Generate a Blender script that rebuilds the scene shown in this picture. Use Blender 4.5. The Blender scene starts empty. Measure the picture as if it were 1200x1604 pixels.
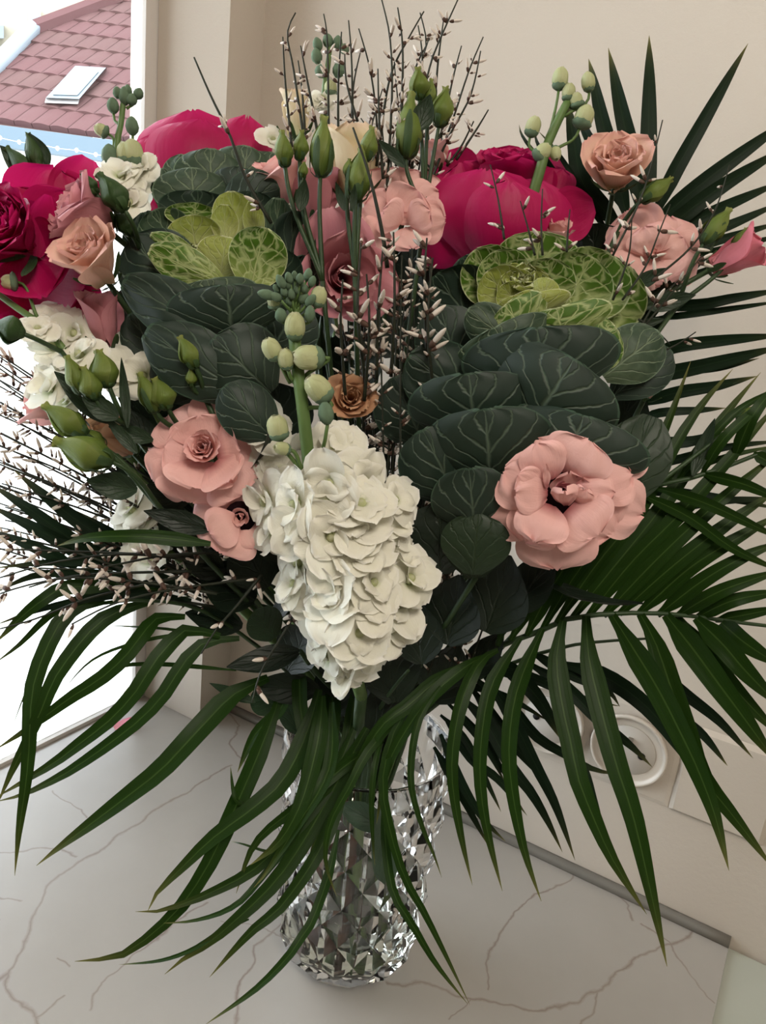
import bpy, math, random
from mathutils import Vector, Matrix, noise
R = random.Random(7)
C = bpy.context.scene.collection
# ---------------- camera frame (photo treated as 1200 x 1604) ----------------
FPX = 1203.0
n = Vector((-0.1048, 0.9543, 0.2802)).normalized()      # world down seen by the camera (x right, y down, z forward)
Zc = -n
Yc = (Vector((0, 0, 1)) - Zc * Zc.z).normalized()
Xc = Yc.cross(Zc)
CAMH, TOP = 0.5538, 0.90
CAMP = Vector((0, 0, TOP + CAMH))
def dirw(v): return Vector((v.dot(Xc), v.dot(Yc), v.dot(Zc)))
def W(px, py, d): return CAMP + dirw(Vector(((px - 600) / FPX * d, (py - 802) / FPX * d, d)))
def face(r, u, t): return dirw(Vector((r, -u, -t))).normalized()   # right, up, towards the viewer
cam = bpy.data.cameras.new('camera'); camo = bpy.data.objects.new('camera', cam); C.objects.link(camo)
cam.sensor_fit = 'VERTICAL'; cam.sensor_height = 36; cam.sensor_width = 36; cam.lens = FPX / 1604 * 36; cam.clip_start = 0.02; cam.clip_end = 300
cx, cy, cz = dirw(Vector((1, 0, 0))), dirw(Vector((0, -1, 0))), dirw(Vector((0, 0, -1)))
camo.matrix_world = Matrix(((cx.x, cy.x, cz.x, CAMP.x), (cx.y, cy.y, cz.y, CAMP.y), (cx.z, cy.z, cz.z, CAMP.z), (0, 0, 0, 1)))
bpy.context.scene.camera = camo
# ---------------- world, lights, exposure ----------------
sc = bpy.context.scene
wd = bpy.data.worlds.new('World'); sc.world = wd; wd.use_nodes = True
bg = wd.node_tree.nodes['Background']; bg.inputs[0].default_value = (0.86, 0.94, 1.0, 1); bg.inputs[1].default_value = 4.3
sc.view_settings.view_transform = 'Standard'; sc.view_settings.look = 'None'; sc.view_settings.gamma = 1; sc.view_settings.exposure = 0.58
sc.cycles.max_bounces = 10; sc.cycles.transparent_max_bounces = 16; sc.cycles.transmission_bounces = 10
# room frame: origin on the worktop at the wall, ex along the wall to the near side, ey out of the wall
def on_top(px, py):
    r = dirw(Vector(((px - 600) / FPX, (py - 802) / FPX, 1))); return CAMP + r * (-CAMH / r.z)
RO = on_top(400, 1128); ex = on_top(1143, 1477) - RO; ex.z = 0; AEND = ex.length; ex.normalize()
ey = Vector((ex.y, -ex.x, 0))
if (CAMP - RO).dot(ey) < 0: ey = -ey
def RM(a, b, z): return Vector((RO.x, RO.y, 0)) + ex * a + ey * b + Vector((0, 0, z))
def rc(p): q = p - RO; return q.dot(ex), q.dot(ey)
def area(name, p, target, sx, sy, power, col):
    l = bpy.data.lights.new(name, 'AREA'); l.shape = 'RECTANGLE'; l.size = sx; l.size_y = sy; l.energy = power; l.color = col
    o = bpy.data.objects.new(name, l); C.objects.link(o); o.location = p
    o.rotation_euler = (target - p).to_track_quat('-Z', 'Y').to_euler(); return o
CA, CB = rc(CAMP)
lamp1 = area('ceiling_light', RM(CA + 0.50, CB + 0.40, 2.35), W(600, 800, .5), 0.5, 0.5, 9.6, (1.0, 0.90, 0.78))
lamp1['kind'] = 'structure'
# ---------------- helpers ----------------
WM = {}
def mesh(name, vs, fs, uvs=None, smooth=True, mi=None):
    m = bpy.data.meshes.new(name); m.from_pydata([tuple(v) for v in vs], [], fs)
    if uvs:
        l = m.uv_layers.new(name='UVMap'); flat = []
        for f in fs:
            for i in f: flat += uvs[i]
        l.data.foreach_set('uv', flat)
    if smooth: m.polygons.foreach_set('use_smooth', [True] * len(fs))
    if mi: m.polygons.foreach_set('material_index', mi)
    m.update(); return m
class MB:
    def __init__(s): s.v, s.f, s.u, s.m = [], [], [], []
    def add(s, vs, fs, us=None, mi=0):
        b = len(s.v); s.v += vs; s.f += [tuple(i + b for i in f) for f in fs]; s.u += us or [(0, 0)] * len(vs); s.m += [mi] * len(fs); return s
    def mesh(s, name, smooth=True): return mesh(name, s.v, s.f, s.u, smooth, s.m)
def grid(fn, nu, nv, wrap=False):
    vs, us, fs = [], [], []
    for j in range(nv + 1):
        for i in range(nu + 1):
            u, v = -1 + 2 * i / nu, j / nv
            vs.append(fn(u, v)); us.append((u * .5 + .5, v))
    w = nu + 1
    for j in range(nv):
        for i in range(nu): fs.append((j * w + i, j * w + i + 1, (j + 1) * w + i + 1, (j + 1) * w + i))
    return vs, fs, us
def crom(P, k):
    out = []; n_ = len(P) - 1
    for i in range(n_):
        p0, p1, p2, p3 = P[max(i - 1, 0)], P[i], P[i + 1], P[min(i + 2, n_)]
        for j in range(k):
            t = j / k
            out.append(.5 * ((2 * p1) + (p2 - p0) * t + (2 * p0 - 5 * p1 + 4 * p2 - p3) * t * t + (3 * p1 - p0 - 3 * p2 + p3) * t ** 3))
    out.append(P[-1].copy()); return out
def resample(P, m):
    L = [0]
    for a, b in zip(P, P[1:]): L.append(L[-1] + (b - a).length)
    out = []; k = 0
    for i in range(m + 1):
        t = L[-1] * i / m
        while k < len(P) - 2 and L[k + 1] < t: k += 1
        f = (t - L[k]) / max(L[k + 1] - L[k], 1e-9); out.append(P[k].lerp(P[k + 1], min(max(f, 0), 1)))
    return out
def tube(P, r0, r1, k=6):
    vs, fs, us = [], [], []; N = len(P)
    up = Vector((.31, .52, .8))
    for i, p in enumerate(P):
        t = (P[min(i + 1, N - 1)] - P[max(i - 1, 0)]).normalized()
        a = t.cross(up); a = a.normalized() if a.length > 1e-4 else t.orthogonal().normalized(); b = t.cross(a)
        r = r0 + (r1 - r0) * i / (N - 1)
        for j in range(k):
            g = 2 * math.pi * j / k; vs.append(p + a * math.cos(g) * r + b * math.sin(g) * r); us.append((j / k, i / (N - 1)))
    for i in range(N - 1):
        for j in range(k): fs.append((i * k + j, i * k + (j + 1) % k, (i + 1) * k + (j + 1) % k, (i + 1) * k + j))
    fs.append(tuple(range(k - 1, -1, -1))); fs.append(tuple(range((N - 1) * k, N * k)))
    return vs, fs, us
def lathe(prof, k=24):
    vs, fs, us = [], [], []; N = len(prof)
    for i, (r, z) in enumerate(prof):
        for j in range(k):
            g = 2 * math.pi * j / k; vs.append(Vector((r * math.cos(g), r * math.sin(g), z))); us.append((j / k, i / (N - 1)))
    for i in range(N - 1):
        for j in range(k): fs.append((i * k + j, i * k + (j + 1) % k, (i + 1) * k + (j + 1) % k, (i + 1) * k + j))
    fs.append(tuple(range(k - 1, -1, -1))); fs.append(tuple(range((N - 1) * k, N * k)))
    return vs, fs, us
def hexa(p):   # 8 corners, bottom 4 then top 4
    return [Vector(q) for q in p], [(3, 2, 1, 0), (4, 5, 6, 7), (0, 1, 5, 4), (1, 2, 6, 5), (2, 3, 7, 6), (3, 0, 4, 7)]
def rbox(a0, a1, b0, b1, z0, z1): return hexa([RM(a0, b0, z0), RM(a1, b0, z0), RM(a1, b1, z0), RM(a0, b1, z0), RM(a0, b0, z1), RM(a1, b0, z1), RM(a1, b1, z1), RM(a0, b1, z1)])
def frame_z(p, d, roll=0):
    z = d.normalized(); h = Vector((0, 0, 1)) if abs(z.z) < .95 else Vector((0, 1, 0))
    x = h.cross(z).normalized(); y = z.cross(x)
    m = Matrix(((x.x, y.x, z.x, p.x), (x.y, y.y, z.y, p.y), (x.z, y.z, z.z, p.z), (0, 0, 0, 1)))
    return m @ Matrix.Rotation(roll, 4, 'Z')
def thing(name, label, cat, loc, group=None):
    o = bpy.data.objects.new(name, None); C.objects.link(o); o.location = loc; o.empty_display_size = .01
    o['label'] = label; o['category'] = cat
    if group: o['group'] = group
    WM[o] = Matrix.Translation(loc); return o
def part(name, m, mat, parent=None, M=None, label=None):
    o = bpy.data.objects.new(name, m); C.objects.link(o); M = M if M is not None else Matrix.Identity(4)
    for q in (mat if isinstance(mat, (list, tuple)) else [mat]):
        if len(m.materials) < (len(mat) if isinstance(mat, (list, tuple)) else 1): m.materials.append(q)
    if parent is not None:
        o.parent = parent; o.matrix_local = WM[parent].inverted() @ M
    else: o.matrix_world = M
    WM[o] = M
    if label: o['label'] = label
    return o
def tag(o, label, cat, group=None):
    o['label'] = label; o['category'] = cat
    if group: o['group'] = group
    return o
def struct(name, m, mat, parent=None):
    o = part(name, m, mat, parent)
    if parent is None: o['kind'] = 'structure'
    return o
# ---------------- materials ----------------
class NT:
    def __init__(s, name):
        s.m = bpy.data.materials.new(name); s.m.use_nodes = True; s.t = s.m.node_tree; s.N = s.t.nodes; s.b = s.N['Principled BSDF']; s.out = s.N['Material Output']
    def new(s, ty, **k):
        x = s.N.new(ty)
        for a, b in k.items(): setattr(x, a, b)
        return x
    def link(s, a, b): s.t.links.new(a, b)
    def put(s, i, v):
        if hasattr(v, 'default_value') or isinstance(v, bpy.types.NodeSocket): s.link(v, i)
        else: i.default_value = v
    def math(s, op, a, b=0, c=None):
        x = s.new('ShaderNodeMath', operation=op); s.put(x.inputs[0], a); s.put(x.inputs[1], b)
        if c is not None: s.put(x.inputs[2], c)
        return x.outputs[0]
    def mix(s, f, a, b, mode='MIX'):
        x = s.new('ShaderNodeMix', data_type='RGBA', blend_type=mode); s.put(x.inputs[0], f)
        for i, v in ((6, a), (7, b)):
            if isinstance(v, tuple): x.inputs[i].default_value = (*v[:3], 1)
            else: s.link(v, x.inputs[i])
        return x.outputs[2]
    def ramp(s, f, pts):
        x = s.new('ShaderNodeValToRGB'); s.put(x.inputs[0], f); e = x.color_ramp.elements
        while len(e) < len(pts): e.new(.5)
        for q, (p, c) in zip(e, pts): q.position = p; q.color = (*c[:3], 1)
        return x.outputs[0]
    def uv(s):
        t = s.new('ShaderNodeUVMap', uv_map='UVMap'); q = s.new('ShaderNodeSeparateXYZ'); s.link(t.outputs[0], q.inputs[0])
        return s.math('SUBTRACT', s.math('MULTIPLY', q.outputs[0], 2), 1), q.outputs[1], t.outputs[0]
    def noise(s, vec, scale, detail=3, rough=.5):
        x = s.new('ShaderNodeTexNoise'); x.inputs['Scale'].default_value = scale; x.inputs['Detail'].default_value = detail; x.inputs['Roughness'].default_value = rough
        if vec is not None: s.link(vec, x.inputs['Vector'])
        return x.outputs['Fac']
    def obj(s): return s.new('ShaderNodeTexCoord').outputs['Object']
    def geo(s): return s.new('ShaderNodeNewGeometry').outputs['Position']
    def bump(s, h, st=.3, dist=.001):
        x = s.new('ShaderNodeBump'); x.inputs['Strength'].default_value = st; x.inputs['Distance'].default_value = dist; s.link(h, x.inputs['Height']); s.link(x.outputs[0], s.b.inputs['Normal']); return x.outputs[0]
    def col(s, c): s.put(s.b.inputs['Base Color'], c if not isinstance(c, tuple) else (*c[:3], 1)); s.c = c
    def set(s, rough=.5, spec=.5, **k):
        s.b.inputs['Roughness'].default_value = rough; s.b.inputs['Specular IOR Level'].default_value = spec
        for a, b in k.items(): s.b.inputs[a].default_value = b
    def trans(s, f):
        x = s.new('ShaderNodeBsdfTranslucent')
        if isinstance(s.c, tuple): x.inputs[0].default_value = (*s.c[:3], 1)
        else: s.link(s.c, x.inputs[0])
        q = s.new('ShaderNodeMixShader'); q.inputs[0].default_value = f; s.link(s.b.outputs[0], q.inputs[1]); s.link(x.outputs[0], q.inputs[2]); s.link(q.outputs[0], s.out.inputs[0])
def simple(name, c, rough=.5, spec=.5, nz=0, scale=60, tr=0, **k):
    m = NT(name)
    if nz: m.col(m.mix(m.noise(m.obj(), scale), tuple(x * (1 - nz) for x in c), tuple(min(1, x * (1 + nz)) for x in c)))
    else: m.col(c)
    m.set(rough, spec, **k)
    if tr: m.trans(tr)
    return m.m
def petal_mat(name, base, mid, edge, rough=.55, tr=.25, streak=.12, spec=.3):
    m = NT(name); u, v, uv = m.uv()
    c = m.ramp(v, [(0, base), (.38, mid), (.85, mid), (1, edge)])
    nv = m.new('ShaderNodeMapping'); m.link(uv, nv.inputs[0]); nv.inputs['Scale'].default_value = (26, 2.5, 1)
    nz = m.noise(nv.outputs[0], 1.0, 3); big = m.noise(uv, 3.2, 3)
    c = m.mix(m.math('MULTIPLY', nz, streak * 2), c, tuple(x * .72 for x in mid))
    c = m.mix(m.math('MULTIPLY', m.math('MULTIPLY', m.math('ABSOLUTE', u), big), .55), c, tuple(min(.9, x * 1.12 + .02) for x in edge))
    m.col(c); m.set(rough, spec); m.bump(m.math('ADD', m.math('MULTIPLY', nz, .5), big), .45, .0014); m.trans(tr); return m.m
def vein_mat(name, inner, outer, vein, grad=.6, rough=.5, tr=.12, amt=1.0, fine=.5, rim=None):
    m = NT(name); u, v, uv = m.uv()
    dn = m.new('ShaderNodeTexNoise'); dn.inputs['Scale'].default_value = 4.0; dn.inputs['Detail'].default_value = 3; m.link(uv, dn.inputs['Vector'])
    off = m.math('MULTIPLY', m.math('SUBTRACT', dn.outputs['Fac'], .5), .22)
    au = m.math('ABSOLUTE', m.math('ADD', u, m.math('MULTIPLY', off, .35)))
    # midrib and side veins fanning from the base
    mid = m.math('LESS_THAN', au, 0)
    def line(d, w): # smooth falloff
        x = m.new('ShaderNodeMapRange', interpolation_type='SMOOTHSTEP'); m.put(x.inputs[0], d); x.inputs[1].default_value = w if not hasattr(w, 'links') else 0
        if hasattr(w, 'links'): m.link(w, x.inputs[1])
        x.inputs[2].default_value = 0; x.inputs[3].default_value = 0; x.inputs[4].default_value = 1; return x.outputs[0]
    wv = m.math('MULTIPLY_ADD', v, -.05, .075)
    mid = line(au, wv)
    s = m.math('SUBTRACT', m.math('ADD', v, off), m.math('MULTIPLY', m.math('POWER', au, .8), .62))
    fr = m.math('PINGPONG', m.math('MULTIPLY', s, 4.2), .5)
    side = line(fr, m.math('MULTIPLY_ADD', au, -.09, .15))
    vo = m.new('ShaderNodeTexVoronoi', feature='DISTANCE_TO_EDGE'); mp = m.new('ShaderNodeMapping'); mp.inputs['Scale'].default_value = (4.2, 6.0, 1)
    dc = m.new('ShaderNodeTexNoise'); dc.inputs['Scale'].default_value = 7; m.link(uv, dc.inputs['Vector'])
    mx = m.new('ShaderNodeMix', data_type='VECTOR'); mx.inputs[0].default_value = .12; m.link(uv, mx.inputs[4]); m.link(dc.outputs['Color'], mx.inputs[5])
    m.link(mx.outputs[1], mp.inputs[0]); m.link(mp.outputs[0], vo.inputs['Vector']); vo.inputs['Scale'].default_value = 1
    net = m.math('MULTIPLY', line(vo.outputs['Distance'], .15), fine)
    vn = m.math('MAXIMUM', m.math('MAXIMUM', mid, m.math('MULTIPLY', side, .85)), net)
    x = m.new('ShaderNodeMapRange', interpolation_type='SMOOTHSTEP'); m.link(v, x.inputs[0]); x.inputs[1].default_value = grad - .45; x.inputs[2].default_value = grad + .25
    nz = m.noise(m.obj(), 90, 3)
    body = m.mix(x.outputs[0], inner, outer)
    body = m.mix(m.math('MULTIPLY', nz, .5), body, tuple(q * .7 for q in outer))
    c = m.mix(m.math('MULTIPLY', vn, amt), body, vein)
    if rim:
        e = m.math('MAXIMUM', m.math('GREATER_THAN', m.math('ABSOLUTE', u), .965), m.math('GREATER_THAN', v, .975)); c = m.mix(m.math('MULTIPLY', e, .8), c, rim)
    m.col(c); m.set(rough, .4); m.bump(m.math('ADD', m.math('MULTIPLY', vn, -1), m.math('MULTIPLY', nz, .3)), .55, .0012); m.trans(tr); return m.m
def palm_mat(name, c1, c2, rib, rough=.35):
    m = NT(name); u, v, uv = m.uv(); mp = m.new('ShaderNodeMapping'); mp.inputs['Scale'].default_value = (14, .8, 1); m.link(uv, mp.inputs[0])
    nz = m.noise(mp.outputs[0], 1.0, 2); c = m.mix(nz, c1, c2)
    e = m.new('ShaderNodeMapRange'); m.link(m.math('ABSOLUTE', u), e.inputs[0]); e.inputs[1].default_value = .10; e.inputs[2].default_value = .04
    c = m.mix(m.math('MULTIPLY', e.outputs[0], .6), c, rib)
    c = m.mix(m.math('MULTIPLY', m.math('POWER', v, 14), .6), c, (.30, .26, .08))
    m.col(c); m.set(rough, .12); m.bump(nz, .3, .0005); m.trans(.10); return m.m
def leaf_mat(name, c1, c2, rib, rough=.5):
    return vein_mat(name, c1, c2, rib, .5, rough, .12, .45, .12)
M_ = {}
M_['rose'] = petal_mat('hot_pink_petal', (.28, .002, .05), (.43, .002, .080), (.52, .005, .12), .5, .22, .10)
M_['pink'] = petal_mat('soft_pink_petal', (.35, .06, .07), (.86, .50, .46), (.88, .50, .47), .6, .22, .06)
M_['blush'] = petal_mat('blush_petal', (.62, .30, .25), (.82, .49, .44), (.82, .44, .43), .6, .22, .08)
M_['peach'] = petal_mat('peach_petal', (.62, .50, .26), (.80, .52, .40), (.80, .44, .38), .6, .25, .08)
M_['cream'] = petal_mat('cream_petal', (.60, .60, .28), (.76, .66, .42), (.80, .60, .44), .6, .25, .08)
M_['tan'] = petal_mat('apricot_petal', (0.2800, 0.0960, 0.0480), (0.5440, 0.2880, 0.1600), (0.5600, 0.3360, 0.1920), .6, .2, .08)
M_['dusty'] = petal_mat('dusky_pink_petal', (.40, .14, .15), (.56, .22, .25), (.62, .28, .30), .6, .22, .08)
M_['rosy'] = petal_mat('rosy_petal', (.60, .22, .22), (.72, .24, .30), (.74, .20, .28), .6, .22, .08)
M_['white'] = petal_mat('white_petal', (.34, .44, .08), (.86, .84, .71), (.88, .86, .78), .6, .25, .05)
M_['off'] = petal_mat('off_white_petal', (.45, .5, .2), (.72, .68, .58), (.72, .62, .56), .6, .25, .06)
M_['heart'] = vein_mat('kale_heart_leaf', (0.4160, 0.4400, 0.1760), (0.3040, 0.3520, 0.0640), (0.4960, 0.5120, 0.2720), .6, .5, .18, .6, .25, (0.6240, 0.6400, 0.4000))
M_['lime'] = vein_mat('kale_lime_leaf', (0.3360, 0.3840, 0.1040), (0.0680, 0.1520, 0.0096), (0.4800, 0.5280, 0.2400), .42, .5, .15, .9, .65, (0.5280, 0.5760, 0.3200))
M_['mid'] = vein_mat('kale_grey_green_leaf', (0.0960, 0.1360, 0.0720), (0.0288, 0.0576, 0.0288), (0.2240, 0.2800, 0.1760), .5, .55, .1, .75, .10, (0.1600, 0.2240, 0.1440))
M_['dark'] = vein_mat('kale_dark_leaf', (0.0240, 0.0440, 0.0272), (0.0128, 0.0288, 0.0176), (0.1200, 0.1680, 0.1120), .5, .55, .05, .55, .0, (0.0400, 0.0800, 0.0480))
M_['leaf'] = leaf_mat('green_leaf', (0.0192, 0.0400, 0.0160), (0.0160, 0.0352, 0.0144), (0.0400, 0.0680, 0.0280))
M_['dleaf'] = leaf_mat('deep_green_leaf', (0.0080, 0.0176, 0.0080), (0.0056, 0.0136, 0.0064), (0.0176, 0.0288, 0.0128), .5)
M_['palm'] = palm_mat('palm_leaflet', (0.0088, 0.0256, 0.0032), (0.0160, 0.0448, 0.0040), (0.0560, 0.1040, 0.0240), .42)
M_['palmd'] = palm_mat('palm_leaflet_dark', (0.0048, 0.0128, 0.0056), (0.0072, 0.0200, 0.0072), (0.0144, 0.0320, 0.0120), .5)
M_['stem'] = simple('green_stem', (0.0240, 0.0520, 0.0144), .5, .4, .25, 40, .05)
M_['lstem'] = simple('pale_green_stem', (0.1040, 0.1760, 0.0480), .5, .4, .2, 60, .1)
M_['bstem'] = simple('brown_stem', (.10, .04, .02), .6, .3, .3, 60)
M_['twig'] = simple('broom_twig', (0.0144, 0.0176, 0.0080), .6, .3, .4, 90)
M_['sage'] = leaf_mat('sage_leaf', (.045, .075, .045), (.05, .085, .05), (.08, .12, .07))
M_['bud'] = petal_mat('bud_green', (0.0476, 0.0952, 0.0136), (0.1360, 0.1972, 0.0306), (0.2856, 0.3060, 0.0816), .5, .25, .2)
M_['budw'] = petal_mat('stock_bud_cream', (0.3360, 0.4160, 0.1280), (0.5280, 0.5600, 0.2880), (0.5920, 0.5920, 0.4000), .5, .25, .1)
M_['budg'] = simple('downy_bud', (0.1280, 0.1920, 0.1200), .8, .2, .3, 300, .1)
M_['sepal'] = petal_mat('sepal_green', (0.0240, 0.0560, 0.0160), (0.0320, 0.0720, 0.0176), (0.0640, 0.1120, 0.0320), .5, .15, .15)
M_['gw'] = simple('broom_bud_white', (.78, .70, .62), .5, .4, .1, 200, .2)
M_['gr'] = simple('broom_bud_calyx', (.085, .045, .03), .6, .3, .4, 200)
M_['centre'] = simple('dark_flower_throat', (.015, .004, .006), .8, .1)
# ---------------- the room ----------------
def wallm(name, c, sc_=220, st=.25):
    m = NT(name); g = m.geo(); nz = m.noise(g, sc_, 4, .6); n2 = m.noise(g, 3, 2)
    m.col(m.mix(n2, tuple(x * .97 for x in c), tuple(min(1, x * 1.03) for x in c))); m.set(.8, .25); m.bump(nz, st, .0012); return m.m
wall_m = wallm('painted_plaster', (.535, .475, .405)); ceil_m = wallm('ceiling_paint', (.75, .72, .68)); floor_m = wallm('floor_tile', (.35, .28, .22), 20)
white_m = simple('white_plastic', (.55, .49, .42), .35, .5); frame_m = simple('window_frame_paint', (.66, .62, .58), .4, .5)
A0, A1, B1, ZT = -.098, 2.4, 2.2, 2.5     # window wall, far side wall, wall behind the camera
PA0, PB = rc(on_top(227, 1090)); PA1 = rc(on_top(313, 1132))[0]
A0 = PA0
def rb(name, a0, a1, b0, b1, z0, z1, mat, bev=0):
    v, f = rbox(a0, a1, b0, b1, z0, z1); return struct(name, mesh(name, v, f, smooth=False), mat)
rb('floor', A0 - .1, A1 + .1, -.1, B1 + .1, -.1, 0, floor_m)
rb('ceiling', A0 - .1, A1 + .1, -.1, B1 + .1, ZT, ZT + .1, ceil_m)
rb('wall_back', A0 - .1, A1 + .1, -.1, 0, 0, ZT, wall_m)
rb('wall_right', A1, A1 + .1, 0, B1, 0, ZT, wall_m)
rb('wall_front', A0 - .1, A1 + .1, B1, B1 + .1, 0, ZT, wall_m)
WB1, WZ1 = 1.55, 2.25      # window opening runs PB..WB1, from the worktop up
wl = MB()
for q in ((0, B1, 0, TOP - .03), (0, B1, WZ1, ZT), (WB1, B1, TOP - .03, WZ1)): wl.add(*rbox(A0 - .014, A0, *q))
wl.add(*rbox(A0 - .012, A0, 0, PB - .002, TOP - .03, WZ1))
struct('wall_left', wl.mesh('wall_left', False), wall_m)
v, f = rbox(PA0, PA1, 0, PB, TOP, ZT); struct('trim_1', mesh('pilaster', v, f, smooth=False), wall_m)
# window: frame, panes
fw = MB(); T0, T1 = A0 - .014, A0 - .001
for q in ((PB - .002, PB + .016, TOP, WZ1), (WB1 - .04, WB1, TOP, WZ1), (PB, WB1, WZ1 - .04, WZ1), (PB, WB1, TOP - .03, TOP + .004), (.86, .91, TOP, WZ1)): fw.add(*rbox(T0, T1, *q))
win = struct('window_1', fw.mesh('window_frame', False), frame_m)
gm = NT('window_glass'); tr = gm.new('ShaderNodeBsdfTransparent'); gl = gm.new('ShaderNodeBsdfGlossy'); gl.inputs['Roughness'].default_value = .02
mx = gm.new('ShaderNodeMixShader'); fr = gm.new('ShaderNodeFresnel'); fr.inputs[0].default_value = 1.3
gm.link(fr.outputs[0], mx.inputs[0]); gm.link(tr.outputs[0], mx.inputs[1]); gm.link(gl.outputs[0], mx.inputs[2]); gm.link(mx.outputs[0], gm.out.inputs[0])
for b0, b1 in ((PB + .016, .86), (.91, WB1 - .04)):
    v, f = rbox(A0 - .009, A0 - .006, b0, b1, TOP + .004, WZ1 - .04); part('pane', mesh('pane', v, f, smooth=False), gm.m, win)
# marble worktop: veins follow the ones of the photograph, in worktop coordinates
mm = NT('veined_marble')
ct = mm.geo(); nzv = mm.new('ShaderNodeTexNoise'); nzv.inputs['Scale'].default_value = 26; nzv.inputs['Detail'].default_value = 4; mm.link(ct, nzv.inputs['Vector'])
vm = mm.new('ShaderNodeVectorMath', operation='MULTIPLY_ADD'); sub = mm.new('ShaderNodeVectorMath', operation='SUBTRACT'); mm.link(nzv.outputs['Color'], sub.inputs[0]); sub.inputs[1].default_value = (.5, .5, .5)
mm.link(sub.outputs[0], vm.inputs[0]); vm.inputs[1].default_value = (.022, .022, 0); mm.link(ct, vm.inputs[2]); P0 = vm.outputs[0]
ng = bpy.data.node_groups.new('vein_segment', 'ShaderNodeTree')
for nm, ty, io in (('P', 'NodeSocketVector', 'INPUT'), ('A', 'NodeSocketVector', 'INPUT'), ('BA', 'NodeSocketVector', 'INPUT'), ('W', 'NodeSocketFloat', 'INPUT'), ('In', 'NodeSocketFloat', 'INPUT'), ('Out', 'NodeSocketFloat', 'OUTPUT')): ng.interface.new_socket(nm, in_out=io, socket_type=ty)
gi = ng.nodes.new('NodeGroupInput'); go = ng.nodes.new('NodeGroupOutput')
def vmn(op, a, b, o=0):
    x = ng.nodes.new('ShaderNodeVectorMath'); x.operation = op
    ng.links.new(a, x.inputs[0])
    if b is not None: ng.links.new(b, x.inputs[3] if op == 'SCALE' else x.inputs[1])
    return x.outputs[o]
def mtn(op, a, b, clamp=False):
    x = ng.nodes.new('ShaderNodeMath'); x.operation = op; x.use_clamp = clamp
    for i, q in enumerate((a, b)):
        if isinstance(q, (int, float)): x.inputs[i].default_value = q
        else: ng.links.new(q, x.inputs[i])
    return x.outputs[0]
pa = vmn('SUBTRACT', gi.outputs['P'], gi.outputs['A']); h = mtn('DIVIDE', vmn('DOT_PRODUCT', pa, gi.outputs['BA'], 1), vmn('DOT_PRODUCT', gi.outputs['BA'], gi.outputs['BA'], 1), True)
dd = vmn('LENGTH', vmn('SUBTRACT', pa, vmn('SCALE', gi.outputs['BA'], h)), None, 1)
ng.links.new(mtn('MAXIMUM', gi.outputs['In'], mtn('SUBTRACT', 1.0, mtn('DIVIDE', dd, gi.outputs['W']), True)), go.inputs[0])
VEINS = [ # polylines in photo pixels on the worktop, width mm
 ([(360, 1198), (290, 1240), (235, 1275), (190, 1305), (130, 1345), (75, 1385), (60, 1415), (50, 1450), (35, 1490), (10, 1525), (8, 1550), (35, 1578), (62, 1590)], 3.0),
 ([(10, 1525), (-40, 1560)], 5), ([(0, 1333), (60, 1327), (120, 1340)], 2.2), ([(85, 1240), (140, 1278)], 1.8), ([(30, 1410), (0, 1402)], 2),
 ([(330, 1412), (270, 1450), (215, 1492), (160, 1540), (145, 1580)], 2.2), ([(90, 1500), (105, 1512)], 2), ([(105, 1560), (60, 1590), (75, 1620)], 2),
 ([(353, 1113), (378, 1135), (360, 1165), (382, 1190), (378, 1225)], 2.6), ([(445, 1445), (395, 1485), (390, 1520), (372, 1560), (362, 1610)], 2.4), ([(345, 1440), (445, 1468)], 1.2),
 ([(610, 1538), (655, 1542), (700, 1555), (735, 1566), (800, 1574), (830, 1580), (890, 1573), (940, 1550), (962, 1525), (1000, 1500), (1045, 1482), (1087, 1460)], 2.6),
 ([(933, 1555), (928, 1580), (910, 1610)], 2), ([(895, 1370), (870, 1393), (840, 1398), (808, 1425), (790, 1455), (765, 1490), (760, 1550)], 2.2),
 ([(960, 1400), (985, 1418), (990, 1442)], 2.2), ([(1003, 1447), (1048, 1478), (1080, 1530), (1115, 1572)], 1.8), ([(0, 1440), (-60, 1470)], 3), ([(735, 1566), (700, 1600)], 1.5)]
acc = None
for pl, w in VEINS:
    for (x0, y0), (x1, y1) in zip(pl, pl[1:]):
        a, b = on_top(x0, y0), on_top(x1, y1); g = mm.new('ShaderNodeGroup'); g.node_tree = ng
        mm.link(P0, g.inputs['P']); g.inputs['A'].default_value = (a.x, a.y, TOP); g.inputs['BA'].default_value = (b.x - a.x, b.y - a.y, 0); g.inputs['W'].default_value = w / 1000 * .80
        if acc is not None: mm.link(acc, g.inputs['In'])
        acc = g.outputs[0]
cloud = mm.noise(ct, 7, 5, .6); base = mm.mix(cloud, (.312, .290, .262), (.405, .382, .352))
cr = mm.ramp(acc, [(0, (0, 0, 0)), (.5, (.34, .34, .34)), (1, (.80, .80, .80))]); patch = mm.math('MULTIPLY', cr, mm.math('MULTIPLY_ADD', mm.noise(ct, 12, 2), .9, .35))
mm.col(mm.mix(patch, base, (.17, .115, .095))); mm.set(.24, .75)
wt = MB(); v, f = rbox(A0, AEND, 0, .62, TOP - .03, TOP); wt.add(v, f)
tag(part('worktop', wt.mesh('worktop', False), mm.m), 'veined pale marble worktop running along the plaster wall under the vase', 'worktop')
bm_ = simple('cabinet_front', (.55, .52, .48), .5, .4)
v, f = rbox(A0 + .01, AEND - .02, 0.002, .58, 0, TOP - .0305)
tag(part('base_cabinet', mesh('base_cabinet', v, f, smooth=False), bm_), 'plain pale base cabinet under the marble worktop', 'cabinet')
sl = simple('sealant', (.15, .14, .12), .5, .4)
sv = []
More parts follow.
